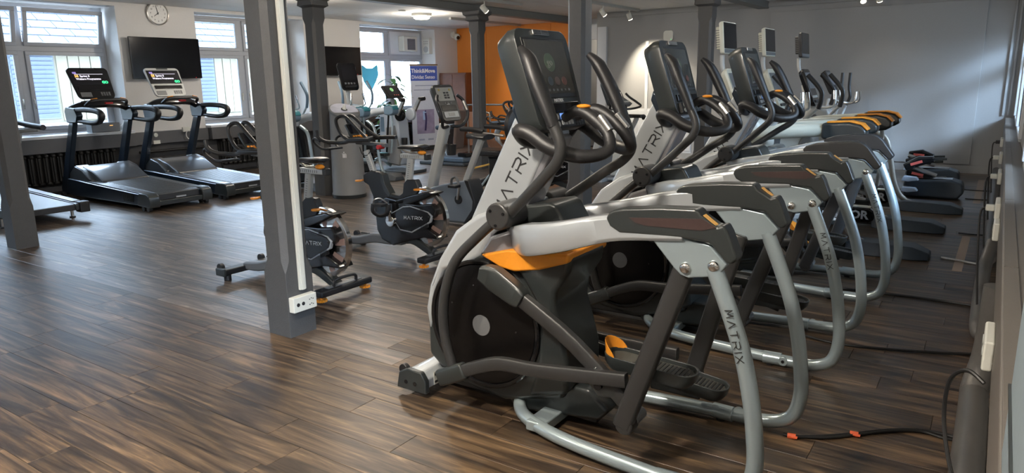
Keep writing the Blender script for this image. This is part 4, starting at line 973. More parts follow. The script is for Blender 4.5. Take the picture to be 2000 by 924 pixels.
# ================================================================ arc trainers with twin overhead beams
def arc_trainer(o_, label, k, tv=True):
    """k: palette"""
    t = thing('arc_trainer', label, 'cross trainer', o_); X, Y, _ = o_
    body, cov, acc, leg = k['body'], k['cover'], k['accent'], k['leg']
    X_ = lambda pts: [(X + a, b) for a, b in pts]
    G(o_).xz(X_([(-1.05, .04), (-1.12, .3), (-1.0, .75), (-.98, 1.08), (-.86, 1.22), (-.66, 1.18), (-.55, 1.0), (-.60, .7), (-.40, .35), (-.30, .05)]), Y - .14, Y + .14).ob('body_tower', body, t, .04, 4)
    G(o_).xz(X_([(-.98, .75), (-.96, 1.03), (-.86, 1.14), (-.78, 1.12), (-.80, .8), (-.88, .6)]), Y - .155, Y + .155).ob('tower_inset', grey, t, .015)
    G(o_).xz(X_([(-.62, .10), (-.72, .60), (-.56, .95), (-.46, .95), (-.36, .45), (-.28, .10)]), Y - .17, Y + .17).ob('rear_shroud', k['shroud'], t, .03, 3)
    G(o_).bx(X - 1.2, X - 1.08, Y - .33, Y + .33, .01, .08).bx(X - 1.1, X + .35, Y - .05, Y + .05, .02, .09).ob('base_frame', dgrey, t, .012)
    # console
    ct, cb = Vector((X - .98, Y, 1.92 if not tv else 1.68)), Vector((X - .80, Y, 1.46 if not tv else 1.22))
    M, G_, hs = console(t, o_, (ct + cb) / 2, (0, 1, 0), ct - cb, .42 if not tv else .36, .48, .07, {'m': k['console']})
    G_().bx(-.14, .14, -.06 if not tv else -.02, .19, 0, .004).ob('screen', screen if not tv else grey, hs, .003)
    for a in range(4): G_().bx(-.12 + a * .065, -.08 + a * .065, -.14, -.11, 0, .005).ob('button', k['btn'], hs)
    G_().bx(-.12, .12, -.2, -.17, 0, .02).ob('tray', black, hs, .004)
    G(o_).tube([(X - .88, Y, 1.1), (X - .93, Y, 1.3), (X - .97, Y, 1.48)], .05, 12, 4).ob('console_neck', k['neck'], t)
    if tv:
        G(o_).tube([(X - 1.0, Y, 1.5), (X - 1.06, Y, 1.68), (X - 1.07, Y, 1.80)], .022, 10, 4).ob('screen_post', lgrey, t)
        tm = frame_M((X - 1.01, Y, 1.955), (0, 1, 0), (-.09, 0, 1))
        th = G(o_, tm).loft([[(x * .93, y * .95, -.035) for x, y, z in rrect(.40, .30, .02)], [(x, y, -.015) for x, y, z in rrect(.40, .30, .02)], [(x, y, .01) for x, y, z in rrect(.40, .30, .02)]]).ob('television', k['tv'], t, .004)
        G(o_, tm).bx(-.19, .19, -.10, .14, .01, .013).ob('screen', screen, th)
        G(o_, tm).bx(-.19, .19, -.14, -.105, .01, .014).ob('control_strip', grey, th, .002)
        G(o_, tm).bx(-.13, .13, -.10, .11, -.085, -.035).ob('rear_housing', k['tv'], th, .008)
        g = G(o_, tm)
        for q in range(8): g.bx(-.135, .135, -.08 + q * .022, -.075 + q * .022, -.088, -.04)
        g.ob('vent_ribs', grey, th)
    for s in (-1, 1):
        Yy = lambda d: Y + s * d
        # fixed bar with pulse grips
        fb = G(o_).tube([(X - .86, Yy(.03), 1.22), (X - .74, Yy(.14), 1.20), (X - .60, Yy(.17), 1.22), (X - .58, Yy(.15), 1.30), (X - .60, Yy(.13), 1.40)], .014, 10, 5).ob('fixed_bar', k['bar'], t)
        G(o_).tube([(X - .588, Yy(.15), 1.30), (X - .60, Yy(.13), 1.41)], .02, 10, 2).ob('pulse_sensor', chrome, fb)
        # moving lever
        sw = .10 * s * k.get('sw', 1)
        lv = G(o_).tube([(X - .72 + sw * .2, Yy(.21), 1.02), (X - .66 + sw * .5, Yy(.24), 1.12), (X - .60 + sw, Yy(.27), 1.24)], .018, 10, 4).ob('lever_arm', k['bar'], t)
        G(o_).tube([(X - .605 + sw, Yy(.27), 1.22), (X - .58 + sw, Yy(.28), 1.34), (X - .60 + sw, Yy(.28), 1.44), (X - .74 + sw, Yy(.26), 1.60)], .026, 10, 5, asp=1).ob('grip', k['grip'], lv)
        G(o_).cyl((X - .73, Yy(.19), 1.0), (0, 1, 0), .05, .09, 20).ob('lever_pivot', lgrey, t, .01)
        # beam
        if k.get('beams', True) is False: continue
        bm_ = G(o_).tube([(X - .80, Yy(.12), .98), (X - .62, Yy(.24), 1.05), (X - .45, Yy(.31), 1.09), (X - .1, Yy(.33), 1.12), (X + .05, Yy(.33), 1.13)], .062, 14, 5, rs=[.06, .065, .062, .058, .058]).ob('overhead_beam', k['beam'], t)
        cv = G(o_).xz(X_([(-.04, 1.05), (-.04, 1.19), (.18, 1.20), (.27, 1.18), (.32, 1.13), (.32, 1.08), (.27, 1.05), (.15, 1.035)]), Yy(.255), Yy(.405)).ob('beam_cover', cov, t, .03, 3)
        G(o_).xz(X_([(.0, 1.188), (0, 1.203), (.19, 1.212), (.285, 1.19), (.332, 1.14), (.322, 1.13), (.268, 1.178), (.18, 1.198)]), Yy(.262), Yy(.398)).ob('cover_accent', acc, cv, .006)
        # rod from beam end to the pedal
        G(o_).tube([(X + .15, Yy(.33), 1.06), (X + .15 + .02 * s, Yy(.31), .72), (X + .10 + .06 * s, Yy(.27), .40)], .022, 10, 3).ob('support_rod', leg, t)
        # strap, link, pedal
        G(o_).bar([(X + .08, Yy(.30), 1.06), (X + .02 - s * .02, Yy(.26), .42)], .02, .05).ob('strap', gloss, t)
        G(o_).bar([(X - .55, Yy(.22), .24), (X - .1, Yy(.22), .34), (X + .12, Yy(.22), .30)], .04, .05, 3).ob('pedal_link', k['bar'], t, .004)
        p = G(o_).loft([[(X - .02 + x, Yy(.17) + y, .32 + s * .05 + zz) for x, y, z in rrect(.40, .15, .06)] for zz in (0, .045)]).ob('pedal', dgrey, t, .012)
        G(o_).loft([[(X - .02 + x * .9, Yy(.17) + y * .8, .366 + s * .05 + zz) for x, y, z in rrect(.40, .15, .06)] for zz in (0, .004)]).ob('tread_pad', acc if k.get('tp') else black, p)
    G(o_).tube([(X - .25, Y, .95), (X - .02, Y, .85), (X + .06, Y, .6), (X + .12, Y, .34), (X + .2, Y, .17), (X + .32, Y, .09), (X + .5, Y, .07)], .03, 12, 5).ob('curved_leg', leg, t)
    g = G(o_); px0 = X + .18
    g.loft([[(px0, Y + a * .10, z) for a, z in ((-1, .0), (1, .0), (.7, .09), (-.7, .09))], [(px0 + .08, Y + a * .16, z) for a, z in ((-1, 0), (1, 0), (.7, .12), (-.7, .12))], [(px0 + .55, Y + a * .17, z) for a, z in ((-1, 0), (1, 0), (.75, .11), (-.75, .11))], [(px0 + .68, Y + a * .12, z) for a, z in ((-1, 0), (1, 0), (.7, .06), (-.7, .06))]])
    g.ob('floor_pad', k['pad'], t, .015, 3)
    return t
KL = dict(body=mat('pearl_body', (.45, .50, .56), .35, .1, 0, 80, .05, coat=.2), cover=bluegrey, accent=teal, leg=silver2, shroud=gloss, console=gloss, btn=grey, neck=lgrey, bar=silver2, grip=bluegrey, beam=mat('pale_beam', (.55, .60, .64), .35, .1), pad=mat('pad_grey', (.06, .068, .075), .5), tv=white, tp=True)
KW = dict(KL, body=white, cover=dgrey, accent=orange, leg=mat('warm_grey_leg', (.30, .29, .26), .4, .2), shroud=mat('shroud_grey', (.22, .22, .21), .45), console=cream, btn=lgrey, neck=white, bar=lgrey, grip=black, beam=cream, pad=mat('pad_dark', (.035, .05, .07), .5), tv=cream, tp=False)
KB = dict(KW, beams=False, body=lgrey, console=gloss, tv=black, beam=grey, sw=-1)
LA1 = arc_trainer((-8.6, 8.65, 0), 'white cross trainer with blue grey beam ends and big dark screen behind the waste bin', KL, tv=False)
LA1.scale = (.6, 1, 1)
dup(LA1, (.0, -1.40, 0), 'white cross trainer mostly hidden behind the second grey pillar, left of the waste bin')
arc_trainer((-1.24, 7.10, 0), 'cream cross trainer with raised small television, nearest of the three behind the front row', KW)
arc_trainer((-1.20, 8.40, 0), 'cream cross trainer with raised small television, middle of the three behind the front row', KW)
KB['beams'] = False
arc_trainer((-1.10, 9.65, 0), 'cross trainer with black console and black raised television near the back wall', KB)
def black_trainer(o_, label):
    t = thing('cross_trainer', label, 'cross trainer', o_); X, Y, _ = o_
    G(o_).bar([(X - .55, Y, .1), (X - .35, Y, 1.25)], .12, .16).ob('tower', lgrey, t, .02)
    G(o_).xz([(X - .8, .03), (X - .75, .4), (X - .45, .6), (X - .1, .45), (X + .1, .1), (X, .03)], Y - .12, Y + .12).ob('body_shell', dgrey, t, .03, 3)
    M = frame_M((X - .38, Y, 1.50), (0, 1, 0), (-.45, 0, .9))
    hs = G(o_, M).loft([[(x * .85, y * .9, -.08) for x, y, z in rrect(.34, .36, .04)], [(x, y, 0) for x, y, z in rrect(.34, .36, .04)]]).ob('console_housing', black, t, .01)
    G(o_, M).bx(-.12, .12, -.05, .14, 0, .004).ob('screen', grey, hs)
    for s in (-1, 1):
        lv = G(o_).tube([(X - .42, Y + s * .22, .5), (X - .30, Y + s * .26, .9), (X - .22, Y + s * .30, 1.18)], .018, 10, 4).ob('lever_arm', lgrey, t)
        G(o_).tube([(X - .225, Y + s * .30, 1.16), (X - .18 , Y + s * .30, 1.28), (X - .2, Y + s * .30, 1.42), (X - .2, Y + s * .30, 1.62)], .022, 10, 5).ob('grip', black, lv)
        fb = G(o_).tube([(X - .38, Y + s * .03, 1.25), (X - .2, Y + s * .15, 1.2), (X - .05, Y + s * .18, 1.22), (X - .03, Y + s * .16, 1.36)], .014, 10, 5).ob('fixed_bar', steel, t)
        G(o_).bar([(X - .4, Y + s * .2, .25), (X + .5, Y + s * .2, .18)], .05, .06).ob('foot_link', lgrey, t, .006)
        G(o_).loft([[(X + .2 + x, Y + s * .17 + y, .25 + zz) for x, y, z in rrect(.38, .15, .05)] for zz in (0, .05)]).ob('pedal', dgrey, t, .01)
    G(o_).bx(X - .85, X - .75, Y - .3, Y + .3, 0, .07).bx(X + .55, X + .65, Y - .3, Y + .3, 0, .07).bx(X - .8, X + .6, Y - .05, Y + .05, .01, .07).ob('base_frame', grey, t, .01)
    return t
black_trainer((-1.66, 11.2, 0), 'black cross trainer with upright straight grips and tilted console, deepest in the right row')
# ================================================================ left half: fittings and machines
def tv(x, y0, y1, z0, z1, label):
    t = thing('television', label, 'television', (XL + .02, (y0 + y1) / 2, z0), 'black wall televisions between the windows'); o_ = t.location.copy()
    b = G(o_).bx(XL + .10, XL + .145, y0, y1, z0, z1).ob('housing', gloss, t, .006)
    G(o_).bx(XL + .145, XL + .147, y0 + .012, y1 - .012, z0 + .03, z1 - .012).ob('screen', tvm, t)
    G(o_).bx(XL + .003, XL + .10, (y0 + y1) / 2 - .2, (y0 + y1) / 2 + .2, z0 + .15, z1 - .15).ob('wall_bracket', rad_m, t)
    G(o_).cyl((XL + .148, y1 - .12, z0 + .014), (1, 0, 0), .006, .002, 8).ob('standby_light', mat('standby', (.4, 0, 0), .5, emis=(1, .05, .05), es=1), t)
tv(0, 6.43, 7.66, 1.70, 2.37, 'black wall television beside the clock, between the first two windows')
tv(0, 10.45, 11.52, 1.74, 2.33, 'black wall television partly hidden by the second pillar, left of the third window')
t = thing('wall_clock', 'round white clock with silver rim above the wall television', 'clock', (XL, 7.03, 2.765)); o_ = t.location.copy()
G(o_).lathe((XL, 7.03, 2.765), (1, 0, 0), [(.14, 0), (.19, .01), (.19, .05), (.175, .055), (.168, .04), (.001, .04)], 36).ob('case', steel, t)
G(o_).cyl((XL + .041, 7.03, 2.765), (1, 0, 0), .168, .004, 36).ob('face', mat('clock_face', (.7, .7, .68), .5), t)
MC_ = frame_M((XL + .0445, 7.03, 2.765), (0, 1, 0), (0, 0, 1))
for k in range(1, 13):
    a = math.radians(90 - 30 * k); text(str(k), MC_ @ Matrix.Translation((.125 * math.cos(a), .125 * math.sin(a), 0)), .038, ink, t, o_, name='numeral')
for nm, L_, a in (('hour_hand', .085, 90 - 235), ('minute_hand', .13, 90 + 12)):
    a = math.radians(a); d = Vector((0, math.cos(a), math.sin(a))); n_ = Vector((0, -d.z, d.y)) * .006; c = Vector((XL + .047, 7.03, 2.765))
    G(o_).prism([c - d * .02 + n_, c + d * L_ + n_ * .5, c + d * L_ - n_ * .5, c - d * .02 - n_], (.003, 0, 0)).ob(nm, ink, t)
t = thing('router', 'flat grey device box standing on the sill behind the middle treadmill', 'router', (XL - .02, 5.9, .875)); o_ = t.location.copy()
G(o_).bx(XL - .10, XL + .08, 5.70, 6.14, .878, 1.02).ob('case', mat('router_grey', (.17, .18, .19), .4), t, .008)
G(o_).bx(XL - .08, XL + .06, 5.735, 6.10, 1.02, 1.025).ob('lid', grey, t)
G(o_).bx(XL + .08, XL + .083, 5.98, 6.03, .97, .98).ob('status_light', yglow, t)
G(o_).tube([(XL + .0, 6.14, .95), (XL + .02, 6.22, .98), (XL + .02, 6.30, 1.15), (XL + .01, 6.34, 1.5)], .004, 6, 5).ob('lead', wcable, t)
t = thing('wall_socket', 'white outlet with coiled white cable on the wall under the television', 'outlet', (XL + .08, 7.25, .80)); o_ = t.location.copy()
G(o_).bx(XL + .08, XL + .12, 7.2, 7.33, .79, .87).ob('plate', white, t, .006)
G(o_).tube([(XL + .15, 7.27, .80)] + [(XL + .15, 7.30 + .07 * math.cos(a), .74 + .08 * math.sin(a)) for a in [k * .7 for k in range(2, 20)]] + [(XL + .13, 7.30, .62), (XL + .12, 7.28, .3)], .008, 6, 3).ob('coiled_cable', wcable, t)
t = thing('wall_socket', 'small white switch and outlet low on the trunking between treadmills', 'outlet', (XL + .08, 6.7, .62)); o_ = t.location.copy()
G(o_).cyl((XL + .085, 6.72, .77), (1, 0, 0), .035, .015, 20).ob('switch', white, t, .003)
G(o_).bx(XL + .08, XL + .095, 6.66, 6.78, .62, .68).ob('plate', white, t, .003)

# ceiling fittings
def dome_lamp(x, y, label, w_=55):
    t = thing('ceiling_lamp', label, 'ceiling lamp', (x, y, CEIL)); o_ = t.location.copy()
    G(o_).lathe((x, y, CEIL), (0, 0, -1), [(.20, 0), (.20, .05), (.17, .06), (.001, .06)], 32).ob('rim', white, t)
    G(o_).lathe((x, y, CEIL - .06), (0, 0, -1), [(.16, 0), (.155, .03), (.12, .05), (.001, .06)], 32).ob('diffuser', lampglow, t)
    point('dome_lamp_light', (x, y, CEIL - .26), w_, WARM, .15)
dome_lamp(-9.72, 11.25, 'round white ceiling lamp glowing left of the third pillar', 40)
for k, (x, y) in enumerate(((-1.7, 0.6), (-4.6, 0.2), (-1.6, 4.6), (-5.7, 5.0))):
    pass
t = thing('downlight', 'small flat white ceiling disc left of the round lamp', 'ceiling lamp', (-9.55, 10.5, CEIL)); o_ = t.location.copy()
G(o_).cyl((-9.55, 10.5, CEIL - .01), (0, 0, 1), .07, .02, 20).ob('disc', white, t, .004)
def track(x0, y0, x1, y1, lamps, label, glab):
    t = thing('lamp_track', label, 'track', ((x0 + x1) / 2, (y0 + y1) / 2, CEIL)); o_ = t.location.copy()
    G(o_).bar([(x0, y0, CEIL - .025), (x1, y1, CEIL - .025)], .04, .04) if abs(y1 - y0) < .1 else None
    if abs(y1 - y0) >= .1: G(o_).bx(x0 - .03, x0 + .03, y0, y1, CEIL - .05, CEIL).ob('rail', lgrey, t, .004)
    else: G(o_).bx(x0, x1, y0 - .03, y0 + .03, CEIL - .05, CEIL).ob('rail', lgrey, t, .004)
    for (x, y, tx, ty, tz, pw, lb) in lamps:
        q = thing('track_spotlight', lb, 'spotlight', (x, y, CEIL - .05)); oo = q.location.copy()
        G(oo).cyl((x, y, CEIL - .08), (0, 0, 1), .008, .06, 8).ob('stem', white, q)
        d = (Vector((tx, ty, tz)) - Vector((x, y, CEIL - .17))).normalized(); c = Vector((x, y, CEIL - .17))
        G(oo).lathe(c - d * .07, d, [(.001, 0), (.04, 0), (.045, .01), (.045, .12), (.04, .125)], 20).ob('lamp_body', white, q)
        G(oo).cyl(c + d * .058, d, .039, .006, 20).ob('lens', spotglow, q)
        spot('track_light', c + d * .09, (tx, ty, tz), pw, (1, .87, .68), 75, .7, .03)
track(-6.05, 10.9, -6.05, 13.4, [(-6.05, 11.9, -5.2, 13.7, .6, 60, 'white track spotlight close to the second pillar of the right row, over the passage'), (-6.05, 13.0, -5.75, 13.7, 1.3, 190, 'white track spotlight shining on the grey back wall')], 'grey lamp track on the ceiling above the passage door', '')
track(-9.85, 12.3, -9.85, 15.0, [(-9.85, 13.2, -9.4, 15.1, 1.2, 70, 'white track spotlight aimed at the orange wall')], 'grey lamp track on the ceiling in front of the orange wall', '')
track(-3.3, 12.6, -.3, 12.6, [(-1.95, 12.6, -1.2, 11, .5, 8, 'left white track spotlight near the top right corner of the room'), (-1.72, 12.6, -1.6, 13.7, .9, 4, 'right white track spotlight, neighbour of the one in the top right corner')], 'grey lamp track in front of the back wall board', '')
track(-7.2, 9.0, -7.2, 11.0, [(-7.2, 9.9, -6.2, 12.5, .2, 60, 'white track spotlight at the top edge just right of the third pillar')], 'grey lamp track between the two pillar rows', '')
# spotlights over the front row (above the picture, their warm light is what the floor shows)
track(-2.6, 1.0, -2.6, 6.5, [(-2.6, 1.6, -2.7, 1.9, 0, 150, 'white track spotlight over the foreground floor'), (-2.6, 3.4, -1.3, 3.4, 0, 80, 'white track spotlight above the nearest cross trainer'), (-2.6, 5.0, -1.2, 5.2, 0, 60, 'white track spotlight above the third cross trainer')], 'lamp track on the ceiling above the front row', '')

t = thing('security_camera', 'white dome security camera in the corner beside the orange wall', 'camera', (XL, 14.95, 2.72)); o_ = t.location.copy()
G(o_).lathe((XL, 14.93, 2.74), (1, 0, 0), [(.07, 0), (.09, .02), (.09, .08), (.05, .11), (.001, .115)], 24).ob('base', white, t)
G(o_).ball((XL + .18, 14.90, 2.68), .085, 10).ob('head', white, t)
G(o_).cyl((XL + .25, 14.86, 2.655), (1, -.4, -.3), .045, .03, 18).ob('lens', gloss, t, .004)
t = thing('loudspeaker', 'white wall loudspeaker on the reveal right of the third window', 'loudspeaker', (XL - .2, 14.20, 2.25)); o_ = t.location.copy()
G(o_).bx(XL - .30, XL - .08, 14.10, 14.228, 2.25, 2.62).ob('cabinet', white, t, .01)
G(o_).cyl((XL - .19, 14.098, 2.36), (0, 1, 0), .075, .008, 24).ob('cone', lgrey, t)
g = G(o_)
for a in range(3):
    for b in range(2): g.cyl((XL - .24 + a * .05, 14.098, 2.50 + b * .05), (0, 1, 0), .01, .006, 8)
g.ob('grille_holes', grey, t)
tag(G((XL - .3, 14.2, 2.25)).tube([(XL - .40, 14.2, 2.83), (XL - .36, 14.21, 2.5), (XL - .42, 14.2, 2.1), (XL - .5, 14.1, 2.05), (XL - .45, 13.7, 2.12)], .008, 6, 5).ob('white_cable', wcable), 'thin white cable looping down beside the ventilator of the third window', 'cable')
t = thing('window_ventilator', 'white square ventilator set in the upper right sash of the third window', 'ventilator', (XL - .45, 13.55, 2.35)); o_ = t.location.copy()
G(o_).bx(XL - .43, XL - .40, 13.05, 14.12, 2.24, 2.76).ob('panel', trim_m, t)
G(o_).bx(XL - .40, XL - .22, 13.33, 13.83, 2.30, 2.66).ob('housing', white, t, .02, 3)
v = G(o_).bx(XL - .22, XL - .212, 13.46, 13.74, 2.34, 2.60).ob('grille', mat('vent_grille', (.16, .17, .2), .6), t, .01)
for k in range(6): G(o_).bx(XL - .212, XL - .205, 13.47, 13.73, 2.36 + k * .04, 2.372 + k * .04).ob('slat', grey, v)
# cat-head sticker on the third window
pts = [(12.10, 1.98), (12.25, 1.90), (12.42, 1.90), (12.60, 1.99), (12.62, 1.75), (12.55, 1.62), (12.40, 1.42), (12.28, 1.42), (12.13, 1.60), (12.08, 1.76)]
tag(G((XL - .42, 12.35, 1.4)).prism([(XL - .425, a, b) for a, b in pts], (.003, 0, 0)).ob('window_sticker', catblue), 'light blue sticker shaped like an animal head on the third window pane', 'sticker')

# plant on the floor under the third window
t = thing('potted_plant', 'leafy green plant in a dark pot in front of the third window', 'plant', (-10.9, 11.45, 0)); o_ = t.location.copy()
bx_, by_ = -10.9, 11.45
G(o_).lathe((bx_, by_, 0), (0, 0, 1), [(.001, 0), (.15, 0), (.19, .34), (.2, .36), (.17, .36), (.165, .30), (.001, .30)], 24).ob('pot', terr, t)
random.seed(3)
stems = [((0, 0), 1.75, .12), ((.05, -.04), 1.15, -.12), ((-.05, .05), .8, .05)]
k = 0
for (sx_, sy_), hh, ln in stems:
    top = Vector((bx_ + sx_ + ln * .3, by_ + sy_ + ln, hh))
    st_ = G(o_).tube([(bx_ + sx_, by_ + sy_, .3), (bx_ + sx_ * 1.3, by_ + sy_ + ln * .3, hh * .55), top], .012, 6, 4, rs=[.014, .012, .006]).ob('stem', mat('stem_brown', (.12, .10, .05), .6), t)
    nlv = 34 if hh > 1.5 else 26
    for q in range(nlv):
        zf = hh * (.36 + .64 * q / nlv); bse = Vector((bx_ + sx_ * 1.2, by_ + sy_ + ln * (zf / hh), zf)); a = q * 2.4 + random.random() * .5
        cv_ = random.uniform(.55, .8); L_ = random.uniform(.32, .5); d = Vector((math.cos(a), math.sin(a), 0)); sd = Vector((-d.y, d.x, 0)); up = random.uniform(.2, .75); pts = []; rings = []
        for j in range(6):
            f = j / 5; p = bse + d * L_ * f + Vector((0, 0, L_ * (up * f - 1.0 * f * f * cv_))); ww = .055 * math.sin(math.pi * min(1, f * .93 + .07)) ** .8 + .001
            rings.append([p - sd * ww, p + Vector((0, 0, -.006)), p + sd * ww, p + Vector((0, 0, -.003))])
        G(o_).loft(rings).ob('leaf', leaf_m, t)
# roll-up banner
t = thing('roll_up_banner', 'white and blue roll-up banner with a photo, beside the third window', 'banner', (-11.3, 13.0, 0)); o_ = t.location.copy()
A, B = Vector((-11.32, 12.62, 0)), Vector((-11.10, 13.32, 0)); d = (B - A).normalized(); n_ = Vector((d.y, -d.x, 0)); L_ = (B - A).length
BM = frame_M((A + B) / 2 + Vector((0, 0, 1.0)), d, (0, 0, 1))
nn = BM.to_3x3() @ Vector((0, 0, 1))
if nn.dot(Vector((0, 0, 1.6)) - (A + B) / 2) < 0: BM = frame_M((A + B) / 2 + Vector((0, 0, 1.0)), -d, (0, 0, 1))
Gb = lambda: G(o_, BM)
Gb().bx(-L_ / 2, L_ / 2, -.92, .95, -.004, 0).ob('print_sheet', banner_m, t)
Gb().bx(-L_ / 2 - .01, L_ / 2 + .01, .94, .975, -.012, .012).ob('top_bar', mat('bronze_bar', (.2, .13, .08), .4), t)
Gb().bx(-L_ / 2 - .03, L_ / 2 + .03, -1.0, -.90, -.08, .08).ob('base_cassette', dgrey, t, .01)
Gb().bx(-L_ / 2 + .005, L_ / 2 - .005, .60, .93, 0, .002).ob('blue_panel', blueband, t)
text('Think&Move', BM @ Matrix.Translation((-.02, .82, .003)), .125, mat('banner_type', (.75, .75, .8), .5), t, o_, bold=.004)
text('Dividat Senso', BM @ Matrix.Translation((-.02, .68, .003)), .115, mat('banner_type', (.75, .75, .8), .5), t, o_, bold=.002)
for k, (zz, ww) in enumerate(((.48, .5), (.38, .58))): Gb().bx(-ww / 2, ww / 2, zz, zz + .02, 0, .002).ob('text_line', mat('print_grey', (.3, .35, .5), .5), t)
ph = Gb().bx(-.24, .24, -.62, -.06, 0, .002).ob('photo', bphoto, t)
Gb().bx(-.07, .02, -.30, -.10, .002, .003).ob('photo_window', mat('photo_light', (.35, .5, .75), .5), ph)
Gb().tube([(.0, -.14, .004), (.01, -.3, .004), (-.02, -.55, .004)], .025, 8, 4, asp=.1).ball((0, -.1, .004), .02, 6, (1, 1, .1)).ob('photo_figure', mat('photo_dark', (.04, .03, .12), .5), ph)
for k in range(2): Gb().bx(-.2 + k * .25, -.05 + k * .25, -.78, -.74, 0, .002).ob('text_line', mat('print_grey', (.3, .35, .5), .5), t)
g = Gb()
for a in range(5):
    for b in range(5):
        pass

# cabinet, handrail by the orange wall
t = thing('cabinet', 'brown wooden cabinet against the left end of the orange wall', 'cabinet', (-11.5, 14.8, 0)); o_ = t.location.copy()
G(o_).bx(-11.88, -11.05, 14.35, 15.10, 0, 1.78).ob('body', wood, t, .006)
for a, b in ((-11.87, -11.47), (-11.46, -11.06)): 
    dd = G(o_).bx(a, b, 14.33, 14.35, .05, 1.74).ob('door', wood, t, .003)
    G(o_).bx(a + .33, a + .35, 14.31, 14.33, .8, .95).ob('handle', steel, dd)
t = thing('low_cupboard', 'low dark cupboard with boxes on top between banner and brown cabinet', 'cupboard', (-11.6, 13.9, 0)); o_ = t.location.copy()
G(o_).bx(-11.88, -11.4, 13.45, 14.3, 0, .62).ob('body', mat('dark_cupboard', (.04, .045, .05), .5), t, .006)
G(o_).bx(-11.88, -11.38, 13.43, 14.32, .62, .80).ob('drawer_unit', wood, t, .006)
for k, (yy, w2, hh) in enumerate(((13.6, .14, .22), (13.9, .2, .12))):
    tag(G((-11.6, yy, .8)).bx(-11.7, -11.5, yy - w2 / 2, yy + w2 / 2, .8, .8 + hh).ob('box', wood if k else mat('grey_box', (.3, .3, .32), .6), None, .004), ('small upright grey box on the low cupboard', 'small flat brown box on the low cupboard')[k], 'box')
t = thing('handrail', 'silver tube handrail in front of the orange wall', 'handrail', (-9.5, 13, 0)); o_ = t.location.copy()
G(o_).tube([(-9.98, 13, 0), (-9.98, 13, .95), (-9.93, 13, 1.05), (-9.1, 13, 1.06), (-8.97, 13, 1.05), (-8.72, 13, .80)], .022, 10, 4).ob('rail', steel, t)
G(o_).tube([(-9.37, 13, 0), (-9.37, 13, .78), (-9.42, 13, .88), (-9.55, 13, .90)], .022, 10, 4).ob('post', steel, t)
G(o_).bx(-9.95, -9.45, 13.0, 13.01, .15, .9).ob('infill_panel', mat('copper_panel', (.30, .15, .09), .5), t)

# waste bin
t = thing('waste_bin', 'tall speckled grey round waste bin with slanted printed lid, beside the second pillar', 'waste bin', (-7.68, 7.2, 0)); o_ = t.location.copy()
spk = mat('speckled_grey', (.19, .19, .19), .5, 0, .1, 500, .35)
bx_, by_ = -7.585, 7.06
def ell(z, r, dz=0): return [(bx_ + r * math.cos(a), by_ + r * math.sin(a), z + dz * math.cos(a - .35)) for a in [2 * math.pi * k / 32 for k in range(32)]]
G(o_).loft([ell(0, .235), ell(.06, .24), ell(.07, .232), ell(.75, .215), ell(1.19, .205, -.0)] + [[(p[0], p[1], 1.18 - .085 * ((p[0] - bx_) * .93 + (p[1] - by_) * -.35) / .2) for p in ell(0, .205)]]).ob('body', spk, t, 0, 2, 50)
G(o_).loft([ell(0, .24), ell(.05, .243)]).ob('base_ring', dgrey, t, .005)
lid = G(o_).loft([[(bx_ + (p[0] - bx_), by_ + (p[1] - by_), 1.185 + dz - .085 * ((p[0] - bx_) * .93 + (p[1] - by_) * -.35) / .2) for p in ell(0, r)] for dz, r in ((0, .213), (.03, .213), (.035, .2))]).ob('lid', grey, t)
G(o_).loft([[(bx_ + (p[0] - bx_), by_ + (p[1] - by_), 1.185 + dz - .085 * ((p[0] - bx_) * .93 + (p[1] - by_) * -.35) / .2) for p in ell(0, .19)] for dz in (.035, .038)]).ob('printed_disc', mat('lid_print', (.45, .46, .55), .4, 0, 0, 8, .4), lid)
zc = 1.225
G(o_).cyl((bx_, by_, zc), (0.4, 0, 1), .045, .012, 20).ob('opening', gloss, lid)
G(o_).lathe((bx_, by_, zc), (.2, 0, 1), [(.03, 0), (.02, .05), (.001, .075)], 10).ob('tissue', white, lid)
M = frame_M((bx_ + .135, by_ - .185, .60), (.80, .58, 0), (0, 0, 1))
dv = Vector((.59, -.81, 0)).normalized(); cc = Vector((bx_, by_, .62)) + dv * .2185
M = frame_M(cc, Vector((-dv.y, dv.x, 0)), (0, 0, 1))
g = G(o_, M); g.bx(-.02, .02, -.045, .005, 0, .003).cyl((.0, .03, .001), (0, 0, 1), .009, .003, 10).bx(-.028, .028, .008, .014, 0, .003)
g.bx(.024, .034, -.045, .005, 0, .003); g.ob('litter_symbol', wprint, t)

# arm ergometer
t = thing('arm_ergometer', 'pale blue-white column machine with tilted screen and crank arms, before the banner', 'exercise machine', (-9.0, 9.6, 0)); o_ = t.location.copy()
pw = mat('pearl_body', (.45, .50, .56))
Xe, Ye = -8.98, 9.55
G(o_).xz([(Xe - .28, .18), (Xe - .26, .9), (Xe - .22, 1.12), (Xe - .08, 1.2), (Xe + .10, 1.14), (Xe + .2, .9), (Xe + .24, .3), (Xe + .22, .12)], Ye - .15, Ye + .15).ob('column', pw, t, .05, 4)
G(o_).xz([(Xe - .10, .16), (Xe - .1, .8), (Xe + .15, .85), (Xe + .245, .3), (Xe + .2, .12)], Ye - .16, Ye + .16).ob('rear_cover', mat('taupe_cover', (.22, .21, .20), .5), t, .03, 3)
G(o_).bx(Xe - .2, Xe - .12, Ye - .156, Ye - .15, .72, .98).ob('side_slot', bluegrey, t, .003)
G(o_).loft([[(Xe + x * 1.0, Ye + y, z) for x, y, q in rrect(1.1, .6, .2)] for z in (0, .06)]).ob('base_plate', mat('pad_grey', (.06, .068, .075), .5), t, .02, 3)
M = frame_M((Xe - .02, Ye, 1.42), (0, 1, 0), (-.25, 0, .3))
